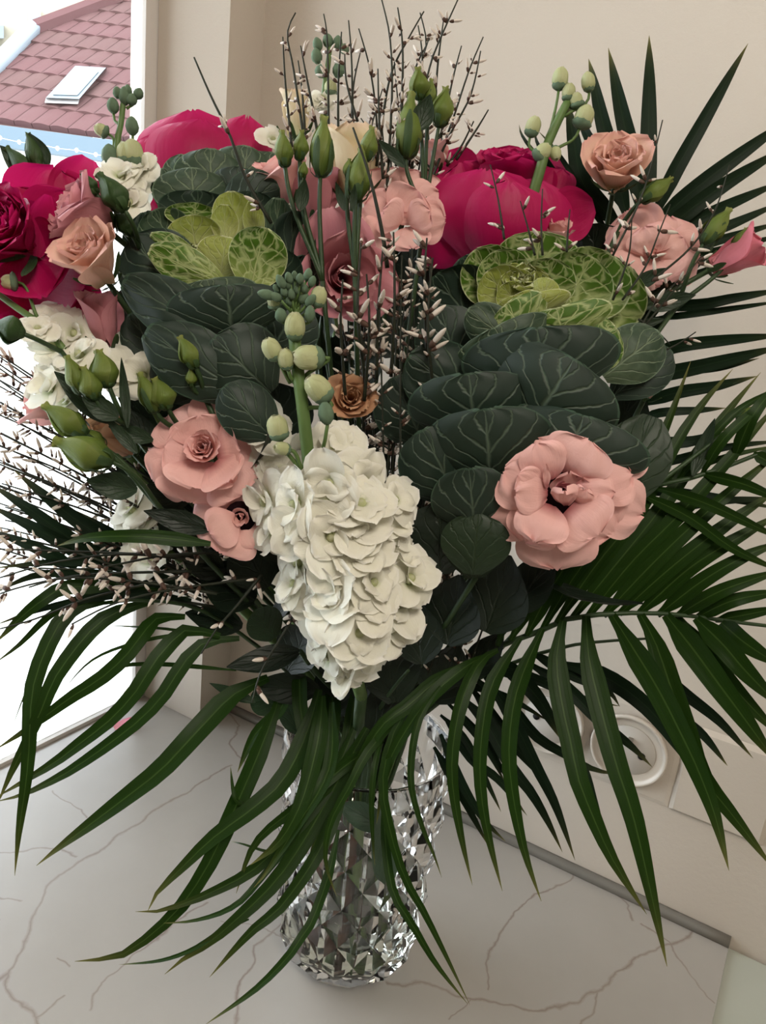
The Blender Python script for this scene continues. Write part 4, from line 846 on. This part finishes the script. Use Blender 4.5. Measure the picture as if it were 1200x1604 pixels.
def stock(label, fl, buds, st, d, mat='white', sm_='lstem', r=.003, bmat='budw', join=True, s=1.0):
    P = [W(x, y, d + (q[0] if q else 0)) for x, y, *q in st]; root = thing('stock_flower', label, 'flower', P[-1])
    part('stem', mesh('stem', *tube(resample(crom(P, 5), 16), r * .6, r, 8)), M_[sm_], root)
    for (x, y, sc_) in fl: floret(root, W(x, y, d + R.uniform(-.012, .008)), face(R.uniform(-.6, .4), R.uniform(.0, .6), .7), sc_ * s, mat)
    for bb in buds:
        (bx, by), (tx, ty), w = bb[:3]; b, t = W(bx, by, d), W(tx, ty, d - .003); mt = bb[3] if len(bb) > 3 else bmat
        sbud(root, b, t, w * d / FPX, mt, open_=mt == 'budw')
        if len(bb) > 4: part('side_stem', mesh('side_stem', *tube(bez(W(*bb[4], d), W(*bb[4], d).lerp(b, .4), b + (b - t) * .7, b, 6), .0011, .0009, 5)), M_[sm_], root)
    if join: part('stem', mesh('stem', *tube(stem_pts(P[-1], (P[-1] - P[-2]).normalized()), r, r, 7)), M_[sm_], root)
    return root
stock('white stock florets at the outer edge under the rose beside the window', [(80, 510, .8), (120, 525, .85), (88, 548, .9), (128, 560, .85), (105, 590, .9), (85, 610, .85), (60, 520, .7), (135, 600, .8), (110, 630, .9)], [((28, 442), (2, 442), 40, 'budw', (60, 500))], [(-30, 440), (20, 478), (60, 505), (110, 560), (180, 680, .03), (300, 860, .06)], .445, 'off')
stock('pale mauve white stock florets between the bud cluster and the dark kale', [(210, 572, 1.0), (225, 592, .9), (195, 590, .9), (205, 550, .7)], [], [(205, 560), (240, 640), (330, 800, .05)], .455, 'off')
stock('white stock spike with green buds standing against the bright window', [(195, 300, 1.0), (208, 285, .9), (190, 280, .8), (225, 265, .6), (205, 320, .7)], [((198, 260), (196, 222), 36), ((212, 262), (205, 218), 36, 'budw'), ((208, 212), (206, 182), 22, 'budg', (190, 235)), ((170, 210), (148, 198), 26, 'budw', (178, 240)), ((178, 178), (176, 152), 20, 'budg', (186, 195)), ((214, 155), (220, 138), 16, 'budg', (198, 170)), ((196, 165), (194, 135), 18, 'budg'), ((186, 155), (182, 135), 16, 'budg'), ((205, 165), (208, 146), 18, 'budg'), ((200, 152), (200, 132), 14, 'budg'), ((175, 262), (170, 225), 28, 'budg')], [(194, 150), (190, 190), (184, 225), (190, 290), (240, 400, .03)], .505, 'off')
stock('stock spike tip with yellow green buds above the pink rose by the wall palm', [], [((875, 142), (880, 105), 28, 'budw', (862, 205)), ((923, 145), (920, 112), 22, 'budw', (885, 182)), ((890, 160), (892, 130), 26, 'budw'), ((905, 170), (900, 145), 30, 'budw'), ((908, 202), (922, 165), 38, 'budw', (870, 235)), ((830, 215), (840, 182), 28, 'budw', (845, 245)), ((838, 250), (862, 228), 34, 'budw'), ((868, 230), (872, 250), 20, 'budw')], [(892, 155), (876, 185), (858, 225), (845, 270), (800, 420, .02)], .50, 'off', 'lstem', .0045)
stock('dark stock spike tip with unopened buds among the upright broom twigs', [(498, 168, .6), (505, 158, .6), (428, 222, .7)], [((500, 80), (495, 58), 16, 'budg'), ((515, 75), (512, 52), 18, 'budg'), ((528, 78), (530, 55), 16, 'budg'), ((498, 100), (494, 75), 18, 'budg'), ((538, 85), (541, 68), 16, 'budg'), ((503, 122), (504, 100), 22, 'budg'), ((528, 122), (534, 95), 20, 'budg'), ((518, 152), (518, 125), 26, 'budw'), ((505, 168), (502, 148), 24, 'budw')], [(518, 60), (514, 100), (508, 150), (510, 230)], .59, 'off')
stock('white stock florets low behind the fat green buds', [(212, 800, .9), (232, 815, .8), (240, 880, .8), (222, 870, .8), (252, 850, .7)], [], [(205, 790), (250, 850), (350, 930, .03)], .49, 'off')
# ---------------- broom twigs ----------------
TOPG = 'upright broom twigs above the bouquet'
tops = [[(463, 20), (450, 53), (460, 110), (478, 230)], [(507, 22), (513, 70), (515, 230)], [(443, 58), (447, 130), (457, 230)], [(546, 32), (551, 100), (553, 230)], [(562, 45), (580, 110), (590, 190), (592, 300)],
 [(598, 0), (611, 60), (614, 150), (606, 300)], [(623, 12), (631, 80), (628, 220)], [(658, 20), (668, 70), (650, 110), (620, 260)], [(717, 0), (690, 60), (672, 110), (640, 260)], [(664, 18), (640, 60), (610, 125), (590, 260)],
 [(757, 58), (735, 110), (705, 200), (680, 260)], [(753, 80), (737, 150), (700, 220), (670, 300)], [(723, 72), (708, 130), (690, 220)], [(765, 172), (745, 205), (715, 250)], [(695, 30), (686, 100), (680, 180)],
 [(471, 72), (480, 120), (497, 205)], [(535, 50), (530, 130), (530, 230)], [(565, 80), (553, 140), (550, 230)], [(540, 85), (543, 130), (560, 190)], [(467, 95), (474, 150), (478, 220)], [(655, 40), (662, 100), (655, 220)], [(592, 108), (594, 190), (600, 280)], [(672, 60), (648, 140), (630, 240)], [(742, 190), (722, 230), (700, 260)]]
rr = random.Random(3)
ORD = 'first second third fourth fifth sixth seventh eighth ninth tenth eleventh twelfth thirteenth fourteenth fifteenth sixteenth seventeenth eighteenth nineteenth twentieth twenty-first twenty-second twenty-third twenty-fourth'.split()
rank = {i: k for k, i in enumerate(sorted(range(len(tops)), key=lambda i: tops[i][0][0]))}
for i, p in enumerate(tops):
    d = rr.uniform(.50, .585); twig(ORD[rank[i]] + ' twig from the window side among the tall upright broom twigs above the bouquet', [(x, y, d) for x, y in p], .85, .0011, TOPG, i, .12, 1.0)
for i in range(14):
    x = rr.uniform(545, 690); twig('short dark broom twig with tiny white buds low among the tall ones above the bouquet', [(x + rr.uniform(-25, 25), rr.uniform(90, 200), .57), (x, 230, .57), (x - (x - 610) * .3, 330, .57)], 1.1, .0010, TOPG, 50 + i, .05, 1.0)
twig('single bare broom twig leaning in front of the rose seen from behind', [(304, 90, .45), (330, 150, .45), (360, 212, .45), (385, 280, .455), (425, 350, .46)], .5, .0012, None, 31, .28, 1.1)
twig('bare broom twig crossing in front of the blush lisianthus', [(553, 200, .44), (580, 280, .44), (600, 370, .445), (607, 420, .45)], .15, .0014, None, 32, .6)
MID = 'broom twigs in the dark gap between the two kales'
for i in range(24):
    x = rr.uniform(520, 700); y0 = rr.uniform(370, 560); d = rr.uniform(.45, .54); xb = 600 + (x - 610) * .45 + rr.uniform(-15, 25)
    twig('dark broom twig with white buds in the gap between the two kales', [(x, y0, d), (x * .7 + xb * .3 + rr.uniform(-6, 6), y0 + 150, d), (xb, y0 + rr.uniform(280, 420), d + .01), (xb + 10, 1010, d + .03)], .95, .0010, MID, 100 + i, .02, .95)
for i in range(7):
    x = rr.uniform(535, 690); y0 = rr.uniform(385, 470)
    twig('dark broom twig with white buds in the gap between the two kales', [(x, y0 - rr.uniform(0, 60), .44), (x + rr.uniform(-8, 8), y0 + 60, .44), (x + rr.uniform(-12, 12), y0 + 170, .455)], .9, .0012, MID, 140 + i, .02, 1.3)
LG = 'broom twigs fanning out towards the window'
for i in range(34):
    a = i / 33; x0 = -30 + rr.uniform(-10, 40); y0 = 545 + 330 * a + rr.uniform(-14, 14); d = rr.uniform(.47, .55)
    x1 = 330 + rr.uniform(-20, 40); y1 = 815 + 130 * a + rr.uniform(-10, 20)
    twig('broom twig with small buds fanning out towards the window', [(x0, y0, d), (x0 + 130, y0 + (y1 - y0) * .32 + rr.uniform(-8, 8), d), (x0 + 240, y0 + (y1 - y0) * .66, d), (x1, y1, d + .01)], .95, .0011, LG, 200 + i, .03, .85)
LLO = ['under the long flat leaflet', 'highest of its group at the window edge', 'lowest of its group at the window edge', 'hanging before the bright window', 'crossing the middle of its group', 'pointing level at the window edge', 'hanging down between two drooping leaflets', 'hanging lowest, over the vase mouth foliage', 'ending on the dark leaflets']
LL = 'low broom twigs with larger buds over the drooping palm leaflets'
for i, p in enumerate(([(0, 905), (90, 880), (200, 868), (320, 880)], [(-10, 860), (60, 862), (170, 866), (300, 872)], [(0, 985), (60, 968), (130, 940), (200, 922), (300, 900)], [(112, 978), (180, 945), (260, 925), (330, 915), (400, 905)], [(45, 920), (110, 905), (220, 912), (340, 930)], [(0, 930), (50, 915), (140, 900), (300, 895)], [(315, 1024), (340, 985), (370, 950), (410, 900)], [(395, 1100), (410, 1050), (445, 990), (480, 930)], [(60, 890), (150, 890), (260, 870), (380, 865)])):
    twig('low broom twig with large pale buds, ' + LLO[i], [(x, y, .43 + .008 * k) for k, (x, y) in enumerate(p)], .75, .0010, LL, 300 + i, .02, 1.25)
RGO = ['rising past the peach pink bloom with the rolled centre', 'rising beside the ragged bud by the wall', 'in front of the crumpled pink bloom, further from the rose', 'against the large pink rose, further towards the wall', 'against the middle of the large pink rose', 'between the large pink rose and the crumpled bloom', 'against the large pink rose, nearest the bouquet centre', 'in front of the crumpled pink bloom, nearer the kale', 'just above the tiny half open bloom by the wall', 'pointing under the small rosy bloom', 'pointing up over the kale edge by the wall', 'running below the crumpled pink bloom to the wall']
RG = 'broom twigs in front of the blooms by the wall'
for i, p in enumerate(([(1038, 188), (1020, 260), (1000, 320), (960, 400)], [(1143, 258), (1120, 330), (1080, 390), (1020, 440)], [(1050, 320), (1030, 370), (1010, 420), (975, 470)], [(850, 296), (848, 350), (850, 400)], [(815, 315), (828, 360), (838, 400)], [(893, 328), (890, 360), (888, 395)], [(768, 258), (780, 310), (790, 375)], [(990, 340), (985, 400), (960, 470)], [(1090, 520), (1050, 545), (1000, 560)], [(1100, 400), (1060, 450), (1010, 510)], [(1050, 540), (1030, 520), (1000, 500)], [(1075, 430), (1030, 470), (1000, 520)])):
    d = .455 if p[0][0] < 900 else .47
    twig('broom twig with cream buds ' + RGO[i], [(x, y, d) for x, y in p], .75, .0008, RG, 400 + i, .08, 1.0)
for i in range(8):
    x = rr.uniform(690, 800); twig('faint broom twig deep in shade under the dark kale leaves', [(x, rr.uniform(800, 900), .50), (x - 20, 950, .51), (x - 60, 1060, .53)], .8, .0009, 'broom twigs in deep shade under the kale', 500 + i, .02, 1.0)
# ---------------- palm fronds ----------------
frond('palm frond drooping over the worktop towards the window', [(180, 940, .47), (300, 950, .50), (400, 1010, .53), (500, 1100, .57), (560, 1180, .60)], [
 ([(290, 966), (247, 968), (227, 988), (197, 1027), (157, 1063), (110, 1093), (50, 1137), (-10, 1176)], 21, .50, .46), ([(345, 996), (293, 987), (267, 1007), (240, 1040), (213, 1083), (173, 1127), (127, 1163), (77, 1200), (-8, 1250)], 22, .505, .47),
 ([(375, 1000), (320, 1007), (287, 1040), (260, 1083), (227, 1120), (187, 1153), (140, 1187), (100, 1213), (40, 1243), (-8, 1256)], 20, .51, .48), ([(420, 1062), (367, 1087), (333, 1120), (300, 1155), (253, 1205), (200, 1247), (143, 1290), (93, 1327), (57, 1356)], 30, .52, .47),
 ([(240, 942), (180, 960), (143, 987), (110, 1027), (83, 1067), (67, 1107), (43, 1160), (20, 1205), (-5, 1262)], 22, .49, .46), ([(180, 930), (123, 950), (100, 967), (80, 1000), (60, 1047), (50, 1087), (47, 1133), (45, 1180), (40, 1230), (30, 1300), (23, 1372)], 22, .485, .46),
 ([(200, 920), (107, 920), (67, 940), (33, 967), (-8, 1008)], 20, .49, .47), ([(270, 925), (170, 925), (90, 955), (30, 1010), (-10, 1040)], 12, .50, .5), ([(300, 935), (200, 940), (120, 960), (60, 1040), (15, 1150)], 5, .51, .5), ([(330, 990), (240, 1000), (150, 1030), (100, 1080)], 5, .52, .5), ([(370, 1050), (250, 1040), (180, 1045), (130, 1070), (100, 1110)], 6, .53, .52), ([(350, 1000), (260, 985), (170, 980)], 4, .52, .52)])
frond('palm frond half hidden in the broom twigs towards the window', [(60, 860, .50), (160, 870, .50), (300, 900, .52), (430, 980, .55), (560, 1150, .60)], [
 ([(330, 852), (247, 842), (187, 840), (133, 843), (90, 855)], 19, .43, .43, 'palm'), ([(200, 890), (120, 850), (50, 800), (-20, 755)], 20, .50, .49), ([(240, 905), (170, 850), (100, 800), (20, 735)], 22, .50, .5), ([(160, 890), (80, 840), (-20, 790)], 18, .5, .49), ([(120, 890), (60, 860), (-15, 830)], 16, .49, .48),
 ([(280, 900), (200, 850), (120, 800)], 16, .51, .5), ([(300, 920), (200, 890), (100, 880), (-10, 890)], 14, .5, .48), ([(260, 920), (160, 900), (60, 900), (-10, 930)], 14, .49, .47), ([(300, 940), (200, 930), (80, 950), (-10, 980)], 12, .5, .48)], 'palmd')
frond('palm frond with blades falling over the crystal vase', [(640, 1050, .48), (615, 1080, .51), (590, 1120, .55), (574, 1170, .595)], [
 ([(440, 1085), (425, 1130), (397, 1200), (363, 1277), (327, 1353), (283, 1420), (233, 1467), (187, 1497), (117, 1506)], 25, .53, .47), ([(500, 1080), (480, 1150), (445, 1220), (400, 1263), (333, 1313), (277, 1367), (247, 1397), (231, 1428)], 27, .52, .47),
 ([(560, 1130), (520, 1220), (470, 1290), (400, 1360), (333, 1397), (283, 1417), (250, 1427), (212, 1428)], 20, .52, .46), ([(575, 1140), (520, 1240), (480, 1310), (440, 1370), (400, 1413), (367, 1443), (327, 1477), (290, 1500), (258, 1526)], 26, .515, .46),
 ([(545, 1230), (520, 1290), (490, 1350), (440, 1420), (400, 1453), (367, 1487), (328, 1531)], 19, .51, .46), ([(480, 1300), (440, 1340), (400, 1387), (380, 1410), (347, 1430), (300, 1443), (256, 1446)], 9, .50, .47), ([(530, 1300), (515, 1370), (490, 1440), (473, 1467), (450, 1500), (400, 1550), (320, 1606)], 13, .50, .46),
 ([(505, 1090), (500, 1150), (480, 1233), (460, 1283), (433, 1323), (392, 1355)], 24, .50, .47), ([(520, 1100), (520, 1180), (505, 1230), (467, 1290), (420, 1363), (398, 1390)], 18, .50, .47), ([(630, 1120), (600, 1150), (573, 1183), (547, 1233), (517, 1290), (510, 1350), (528, 1405)], 12, .50, .47),
 ([(600, 1150), (587, 1200), (582, 1267), (587, 1355)], 8, .50, .49), ([(655, 1090), (620, 1140), (600, 1217), (607, 1283), (632, 1370), (665, 1430), (705, 1510), (736, 1574)], 13, .50, .48), ([(600, 1240), (605, 1330), (617, 1400), (647, 1450), (683, 1510), (733, 1573)], 12, .505, .48),
 ([(690, 1075), (655, 1130), (643, 1217), (657, 1283), (680, 1340), (692, 1375)], 10, .49, .47), ([(390, 1440), (345, 1460), (300, 1488), (250, 1505), (186, 1511)], 6, .48, .47), ([(600, 1160), (540, 1200), (470, 1260), (400, 1320), (370, 1400)], 16, .52, .48), ([(455, 1060), (440, 1110), (400, 1150), (372, 1210)], 16, .54, .53), ([(365, 1290), (340, 1310), (330, 1320)], 3, .5, .5), ([(480, 1320), (430, 1335), (380, 1322), (362, 1318)], 4, .5, .5), ([(385, 1260), (368, 1250), (361, 1200)], 6, .5, .5),
 ([(470, 1030), (470, 1100), (480, 1180), (470, 1260)], 20, .54, .51), ([(520, 1060), (520, 1130), (510, 1190), (480, 1260)], 22, .55, .52), ([(560, 1060), (548, 1140), (530, 1220), (500, 1300), (480, 1360)], 18, .545, .50)])
frond('large palm frond arching low in front of the wall sockets', [(1240, 985, .50), (1133, 972, .50), (1067, 963, .50), (1000, 960, .50), (933, 963, .50), (887, 970, .505), (850, 987, .51), (800, 1005, .52), (690, 1060, .55), (600, 1150, .60)], [
 ([(780, 1018), (753, 1036), (727, 1087), (712, 1150), (708, 1217), (720, 1300), (740, 1387)], 18, .51, .48), ([(815, 1000), (773, 1067), (757, 1133), (752, 1217), (763, 1300), (787, 1396)], 20, .51, .48), ([(850, 985), (820, 1053), (803, 1113), (798, 1200), (818, 1320), (848, 1412)], 22, .505, .47),
 ([(882, 972), (872, 1033), (880, 1100), (895, 1167), (905, 1217), (925, 1270), (960, 1347), (1013, 1432)], 29, .50, .46), ([(918, 965), (923, 1033), (943, 1117), (966, 1200), (993, 1283), (1020, 1400), (1045, 1514)], 31, .50, .45), ([(958, 962), (993, 1017), (1033, 1083), (1067, 1150), (1093, 1205), (1120, 1277), (1142, 1364)], 32, .50, .46),
 ([(1003, 962), (1027, 1007), (1053, 1083), (1077, 1150), (1100, 1215), (1150, 1280), (1215, 1365)], 30, .50, .46), ([(1043, 963), (1083, 1013), (1127, 1073), (1167, 1127), (1220, 1200)], 34, .50, .47), ([(1090, 968), (1133, 1010), (1167, 1050), (1225, 1110)], 30, .50, .48), ([(1130, 975), (1167, 1007), (1225, 1045)], 26, .50, .48), ([(1060, 965), (1110, 1030), (1170, 1100), (1230, 1160)], 24, .51, .5),
 ([(760, 1028), (733, 1042), (683, 1083), (645, 1130), (607, 1200), (590, 1290)], 18, .51, .49), ([(730, 1040), (680, 1070), (640, 1105), (600, 1135), (565, 1190), (535, 1260)], 20, .51, .49),
 # blades above the rib
 ([(800, 1003), (832, 940), (870, 870), (900, 820)], 17, .51, .50), ([(825, 995), (865, 920), (910, 850), (960, 775)], 19, .51, .49), ([(850, 985), (895, 910), (960, 820), (1030, 700), (1082, 566)], 20, .51, .50), ([(872, 976), (930, 890), (1000, 800), (1080, 660), (1148, 578)], 22, .505, .50), ([(895, 970), (960, 890), (1040, 790), (1120, 670), (1192, 583)], 22, .505, .50),
 ([(920, 967), (990, 880), (1070, 800), (1150, 710), (1230, 620)], 23, .505, .48), ([(945, 965), (1020, 885), (1110, 800), (1230, 700)], 23, .505, .48), ([(970, 962), (1050, 890), (1140, 820), (1230, 760)], 23, .505, .48), ([(1000, 962), (1080, 890), (1160, 840), (1230, 800)], 23, .505, .48), ([(1030, 964), (1100, 910), (1170, 870), (1235, 845)], 22, .505, .48), ([(1060, 965), (1130, 925), (1235, 890)], 20, .505, .48), ([(1090, 968), (1150, 940), (1235, 925)], 19, .505, .49), ([(1120, 972), (1235, 950)], 16, .505, .49),
 ([(780, 1012), (800, 950), (850, 850), (930, 740)], 17, .52, .51)], 'palm', .0026)
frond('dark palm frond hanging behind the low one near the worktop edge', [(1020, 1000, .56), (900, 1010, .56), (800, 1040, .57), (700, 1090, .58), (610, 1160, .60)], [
 ([(720, 1090), (760, 1130), (800, 1200), (833, 1243), (860, 1290), (881, 1335)], 17, .56, .55), ([(760, 1060), (800, 1120), (840, 1200), (870, 1260), (901, 1348)], 17, .56, .54), ([(740, 1060), (800, 1107), (840, 1153), (883, 1180), (930, 1205), (977, 1214)], 15, .56, .55), ([(830, 1040), (890, 1080), (940, 1130), (987, 1167), (1022, 1202)], 18, .56, .55), ([(880, 1040), (947, 1060), (1013, 1107), (1067, 1173), (1110, 1240)], 24, .55, .53),
 ([(980, 1010), (1070, 1085), (1127, 1130), (1180, 1188)], 17, .55, .54), ([(1020, 1080), (1060, 1120), (1100, 1150), (1140, 1200)], 14, .55, .54), ([(880, 1160), (913, 1200), (930, 1250), (948, 1308)], 10, .56, .55), ([(700, 1130), (740, 1190), (780, 1220), (826, 1278)], 13, .57, .56), ([(690, 1150), (720, 1220), (755, 1280), (792, 1318)], 13, .57, .56), ([(710, 1110), (760, 1170), (792, 1228)], 9, .57, .56), ([(690, 1120), (730, 1160), (770, 1240), (785, 1272)], 10, .57, .56),
 ([(680, 1170), (720, 1240), (765, 1325)], 12, .58, .57), ([(760, 1050), (830, 1060), (900, 1090), (970, 1106)], 14, .57, .56), ([(830, 1020), (900, 1060), (950, 1080), (971, 1107)], 14, .56, .55), ([(720, 1070), (790, 1090), (860, 1130)], 10, .57, .56), ([(700, 1100), (760, 1160), (790, 1210), (826, 1230)], 10, .575, .57), ([(780, 1030), (840, 1090), (880, 1160)], 22, .57, .56), ([(740, 1080), (800, 1160), (860, 1230)], 16, .575, .57)], 'palmd')
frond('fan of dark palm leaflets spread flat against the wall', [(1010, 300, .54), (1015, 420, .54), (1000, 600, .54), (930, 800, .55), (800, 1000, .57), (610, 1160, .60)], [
 ([(1005, 340), (990, 247), (973, 173), (953, 75)], 23, .54, .55), ([(985, 350), (957, 240), (943, 187), (930, 127), (922, 92)], 22, .54, .55), ([(1012, 345), (1015, 250), (1017, 130), (1017, 55)], 22, .54, .55), ([(1020, 350), (1053, 277), (1100, 193), (1140, 123), (1172, 68)], 20, .54, .53), ([(1015, 360), (1100, 287), (1200, 213), (1250, 180)], 22, .54, .52), ([(1020, 375), (1060, 345), (1133, 290), (1240, 226)], 21, .54, .52),
 ([(1020, 390), (1100, 340), (1235, 280)], 17, .54, .53), ([(1020, 400), (1050, 385), (1133, 357), (1235, 312)], 15, .54, .53), ([(1020, 415), (1100, 385), (1235, 345)], 13, .54, .53), ([(1018, 425), (1080, 405), (1160, 385), (1235, 365)], 13, .54, .53), ([(975, 360), (915, 290), (900, 227), (888, 150)], 24, .54, .55), ([(985, 340), (935, 240), (915, 200), (900, 160)], 16, .55, .56), ([(960, 380), (900, 280), (870, 235), (843, 205)], 8, .54, .55), ([(930, 360), (850, 240), (838, 205)], 8, .55, .56), ([(930, 340), (830, 230), (813, 195)], 7, .55, .56),
 ([(1020, 480), (1097, 477), (1150, 467), (1235, 452)], 15, .54, .52), ([(1015, 500), (1100, 490), (1235, 470)], 9, .54, .53), ([(1010, 560), (1057, 543), (1133, 533), (1235, 524)], 17, .54, .52), ([(1005, 600), (1033, 587), (1100, 573), (1235, 540)], 20, .54, .52), ([(1000, 635), (1060, 615), (1120, 605), (1187, 589)], 17, .54, .53), ([(1000, 660), (1033, 647), (1090, 643), (1138, 639)], 12, .54, .53), ([(1010, 585), (1070, 580), (1130, 575), (1190, 561)], 12, .54, .53),
 ([(985, 705), (1040, 695), (1090, 690), (1140, 670)], 17, .54, .53), ([(975, 740), (1060, 720), (1140, 700), (1235, 690)], 12, .54, .52), ([(950, 800), (1060, 745), (1140, 715), (1235, 695)], 11, .53, .50, 'palm'), ([(960, 775), (1040, 770), (1130, 780), (1235, 800)], 12, .55, .52), ([(940, 830), (1040, 800), (1130, 785), (1235, 780)], 14, .54, .52), ([(1000, 420), (1060, 440), (1110, 400), (1160, 395)], 9, .54, .53), ([(1000, 520), (1040, 470), (1080, 430)], 10, .54, .53), ([(990, 560), (1040, 500), (1095, 455)], 10, .53, .52), ([(1020, 460), (1120, 420), (1235, 400)], 10, .54, .53)], 'palmd')
frond('long green palm frond stalk sweeping across the wall leaflets', [(1240, 690, .48), (1133, 733, .48), (1060, 755, .48), (997, 772, .49), (900, 850, .50), (780, 1000, .54), (620, 1150, .60)], [
 ([(1150, 720), (1180, 650), (1230, 590)], 18, .48, .47), ([(1100, 742), (1140, 680), (1235, 600)], 14, .48, .47), ([(1060, 755), (1110, 690), (1160, 640), (1235, 600)], 12, .49, .48), ([(1180, 710), (1235, 740)], 16, .48, .47), ([(1100, 742), (1170, 760), (1235, 790)], 16, .48, .47), ([(1030, 765), (1110, 790), (1235, 850)], 16, .485, .47), ([(1000, 772), (1080, 810), (1150, 860), (1235, 900)], 16, .49, .48)], 'palm', .0028, None, 'stem')
# ---------------- dark filler leaves in the heart of the bouquet ----------------
def foliage(label, lst, name='leafy_stem'):
    p = W(lst[0][0][0], lst[0][0][1], lst[0][3]); root = thing(name, label, 'foliage', p)
    part('stem', mesh('stem', *tube(stem_pts(p, (NECK - p).normalized()), .0018, .0022, 6)), M_['stem'], root)
    for b, t, w, d, sh, mt in lst: pleaf('leaf', b, t, w, d, d - .012, M_[mt], root, shape=sh, tilt=(R.uniform(-.4, .4), R.uniform(-.1, .6)), bend=-.06)
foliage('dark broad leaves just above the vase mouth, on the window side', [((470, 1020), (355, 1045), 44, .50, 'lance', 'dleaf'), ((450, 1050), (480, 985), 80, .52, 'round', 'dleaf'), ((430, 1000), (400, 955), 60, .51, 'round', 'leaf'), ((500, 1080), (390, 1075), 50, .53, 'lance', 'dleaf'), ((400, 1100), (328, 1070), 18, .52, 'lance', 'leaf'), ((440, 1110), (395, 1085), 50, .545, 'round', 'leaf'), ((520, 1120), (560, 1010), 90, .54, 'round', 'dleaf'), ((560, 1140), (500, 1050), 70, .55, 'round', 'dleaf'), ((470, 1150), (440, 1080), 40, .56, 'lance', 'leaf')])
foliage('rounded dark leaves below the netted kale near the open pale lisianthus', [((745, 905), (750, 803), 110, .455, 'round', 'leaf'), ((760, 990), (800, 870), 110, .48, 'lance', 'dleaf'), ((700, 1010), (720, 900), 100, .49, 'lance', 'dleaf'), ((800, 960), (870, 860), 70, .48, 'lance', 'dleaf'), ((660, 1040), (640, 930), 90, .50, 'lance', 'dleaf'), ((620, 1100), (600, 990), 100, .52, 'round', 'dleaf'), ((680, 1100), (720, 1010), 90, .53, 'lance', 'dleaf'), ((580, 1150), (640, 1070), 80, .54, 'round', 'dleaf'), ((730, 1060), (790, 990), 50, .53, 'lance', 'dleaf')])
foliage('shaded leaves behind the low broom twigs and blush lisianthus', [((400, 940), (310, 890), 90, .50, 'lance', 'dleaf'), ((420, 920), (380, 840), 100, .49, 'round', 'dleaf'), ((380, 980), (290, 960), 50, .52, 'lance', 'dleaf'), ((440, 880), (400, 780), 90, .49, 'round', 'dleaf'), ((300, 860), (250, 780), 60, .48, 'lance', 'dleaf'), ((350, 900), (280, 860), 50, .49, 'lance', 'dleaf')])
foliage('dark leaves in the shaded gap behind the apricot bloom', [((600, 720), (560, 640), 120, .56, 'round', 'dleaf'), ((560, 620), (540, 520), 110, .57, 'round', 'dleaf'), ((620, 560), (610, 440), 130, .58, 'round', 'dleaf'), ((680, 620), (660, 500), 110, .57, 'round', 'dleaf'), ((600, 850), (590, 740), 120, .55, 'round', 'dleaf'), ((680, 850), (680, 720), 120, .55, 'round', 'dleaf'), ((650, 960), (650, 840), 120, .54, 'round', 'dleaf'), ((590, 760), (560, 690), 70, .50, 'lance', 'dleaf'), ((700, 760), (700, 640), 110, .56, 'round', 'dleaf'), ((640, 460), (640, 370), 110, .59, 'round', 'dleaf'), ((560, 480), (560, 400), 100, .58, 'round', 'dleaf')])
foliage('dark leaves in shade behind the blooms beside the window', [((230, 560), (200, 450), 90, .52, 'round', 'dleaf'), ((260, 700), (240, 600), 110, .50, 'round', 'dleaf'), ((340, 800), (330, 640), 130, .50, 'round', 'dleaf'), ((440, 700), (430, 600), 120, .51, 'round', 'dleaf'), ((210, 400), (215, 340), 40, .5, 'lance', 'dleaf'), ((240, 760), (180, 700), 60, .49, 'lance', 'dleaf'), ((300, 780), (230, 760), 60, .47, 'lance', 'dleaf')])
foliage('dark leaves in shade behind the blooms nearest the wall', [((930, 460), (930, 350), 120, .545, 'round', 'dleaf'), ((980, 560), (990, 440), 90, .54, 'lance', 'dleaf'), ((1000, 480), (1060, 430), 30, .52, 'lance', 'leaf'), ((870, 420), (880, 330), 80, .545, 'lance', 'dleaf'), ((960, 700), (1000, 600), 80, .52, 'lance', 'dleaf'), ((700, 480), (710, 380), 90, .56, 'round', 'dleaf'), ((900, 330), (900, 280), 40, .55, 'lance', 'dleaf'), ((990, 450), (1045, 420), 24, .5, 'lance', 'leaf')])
# cut red brown and green stems standing in the water
for i, (dx, w_, mt, lab) in enumerate(((-.012, .0065, 'bstem', 'thick reddish brown cut stem standing in the vase water'), (.014, .0055, 'lstem', 'thick pale green cut stem standing in the vase water'))):
    b = VC + Vector((dx, -.01, .0175)); r_ = thing('cut_stem', lab, 'stem', b)
    part('stem', mesh('stem', *tube(resample([b, b + Vector((-.004, .0, .08)), b + Vector((dx * -.3, .008, .2))], 8), w_, w_ * .8, 10)), M_[mt], r_)
# fallen petal by the window
fp = on_top(178, 1143); M = frame_z(Vector((fp.x, fp.y, TOP + .0015)), Vector((0, 0, 1)), .6)
tag(part('fallen_petal', petal('fallen_petal', .026, .011, (1.2, 1.45, 1.0), 2.2, .001, 0, .0012, 2, .001, 3, .3, 10, 8, .98), M_['rosy'], None, M), 'single fallen pink petal lying on the worktop by the window', 'petal')
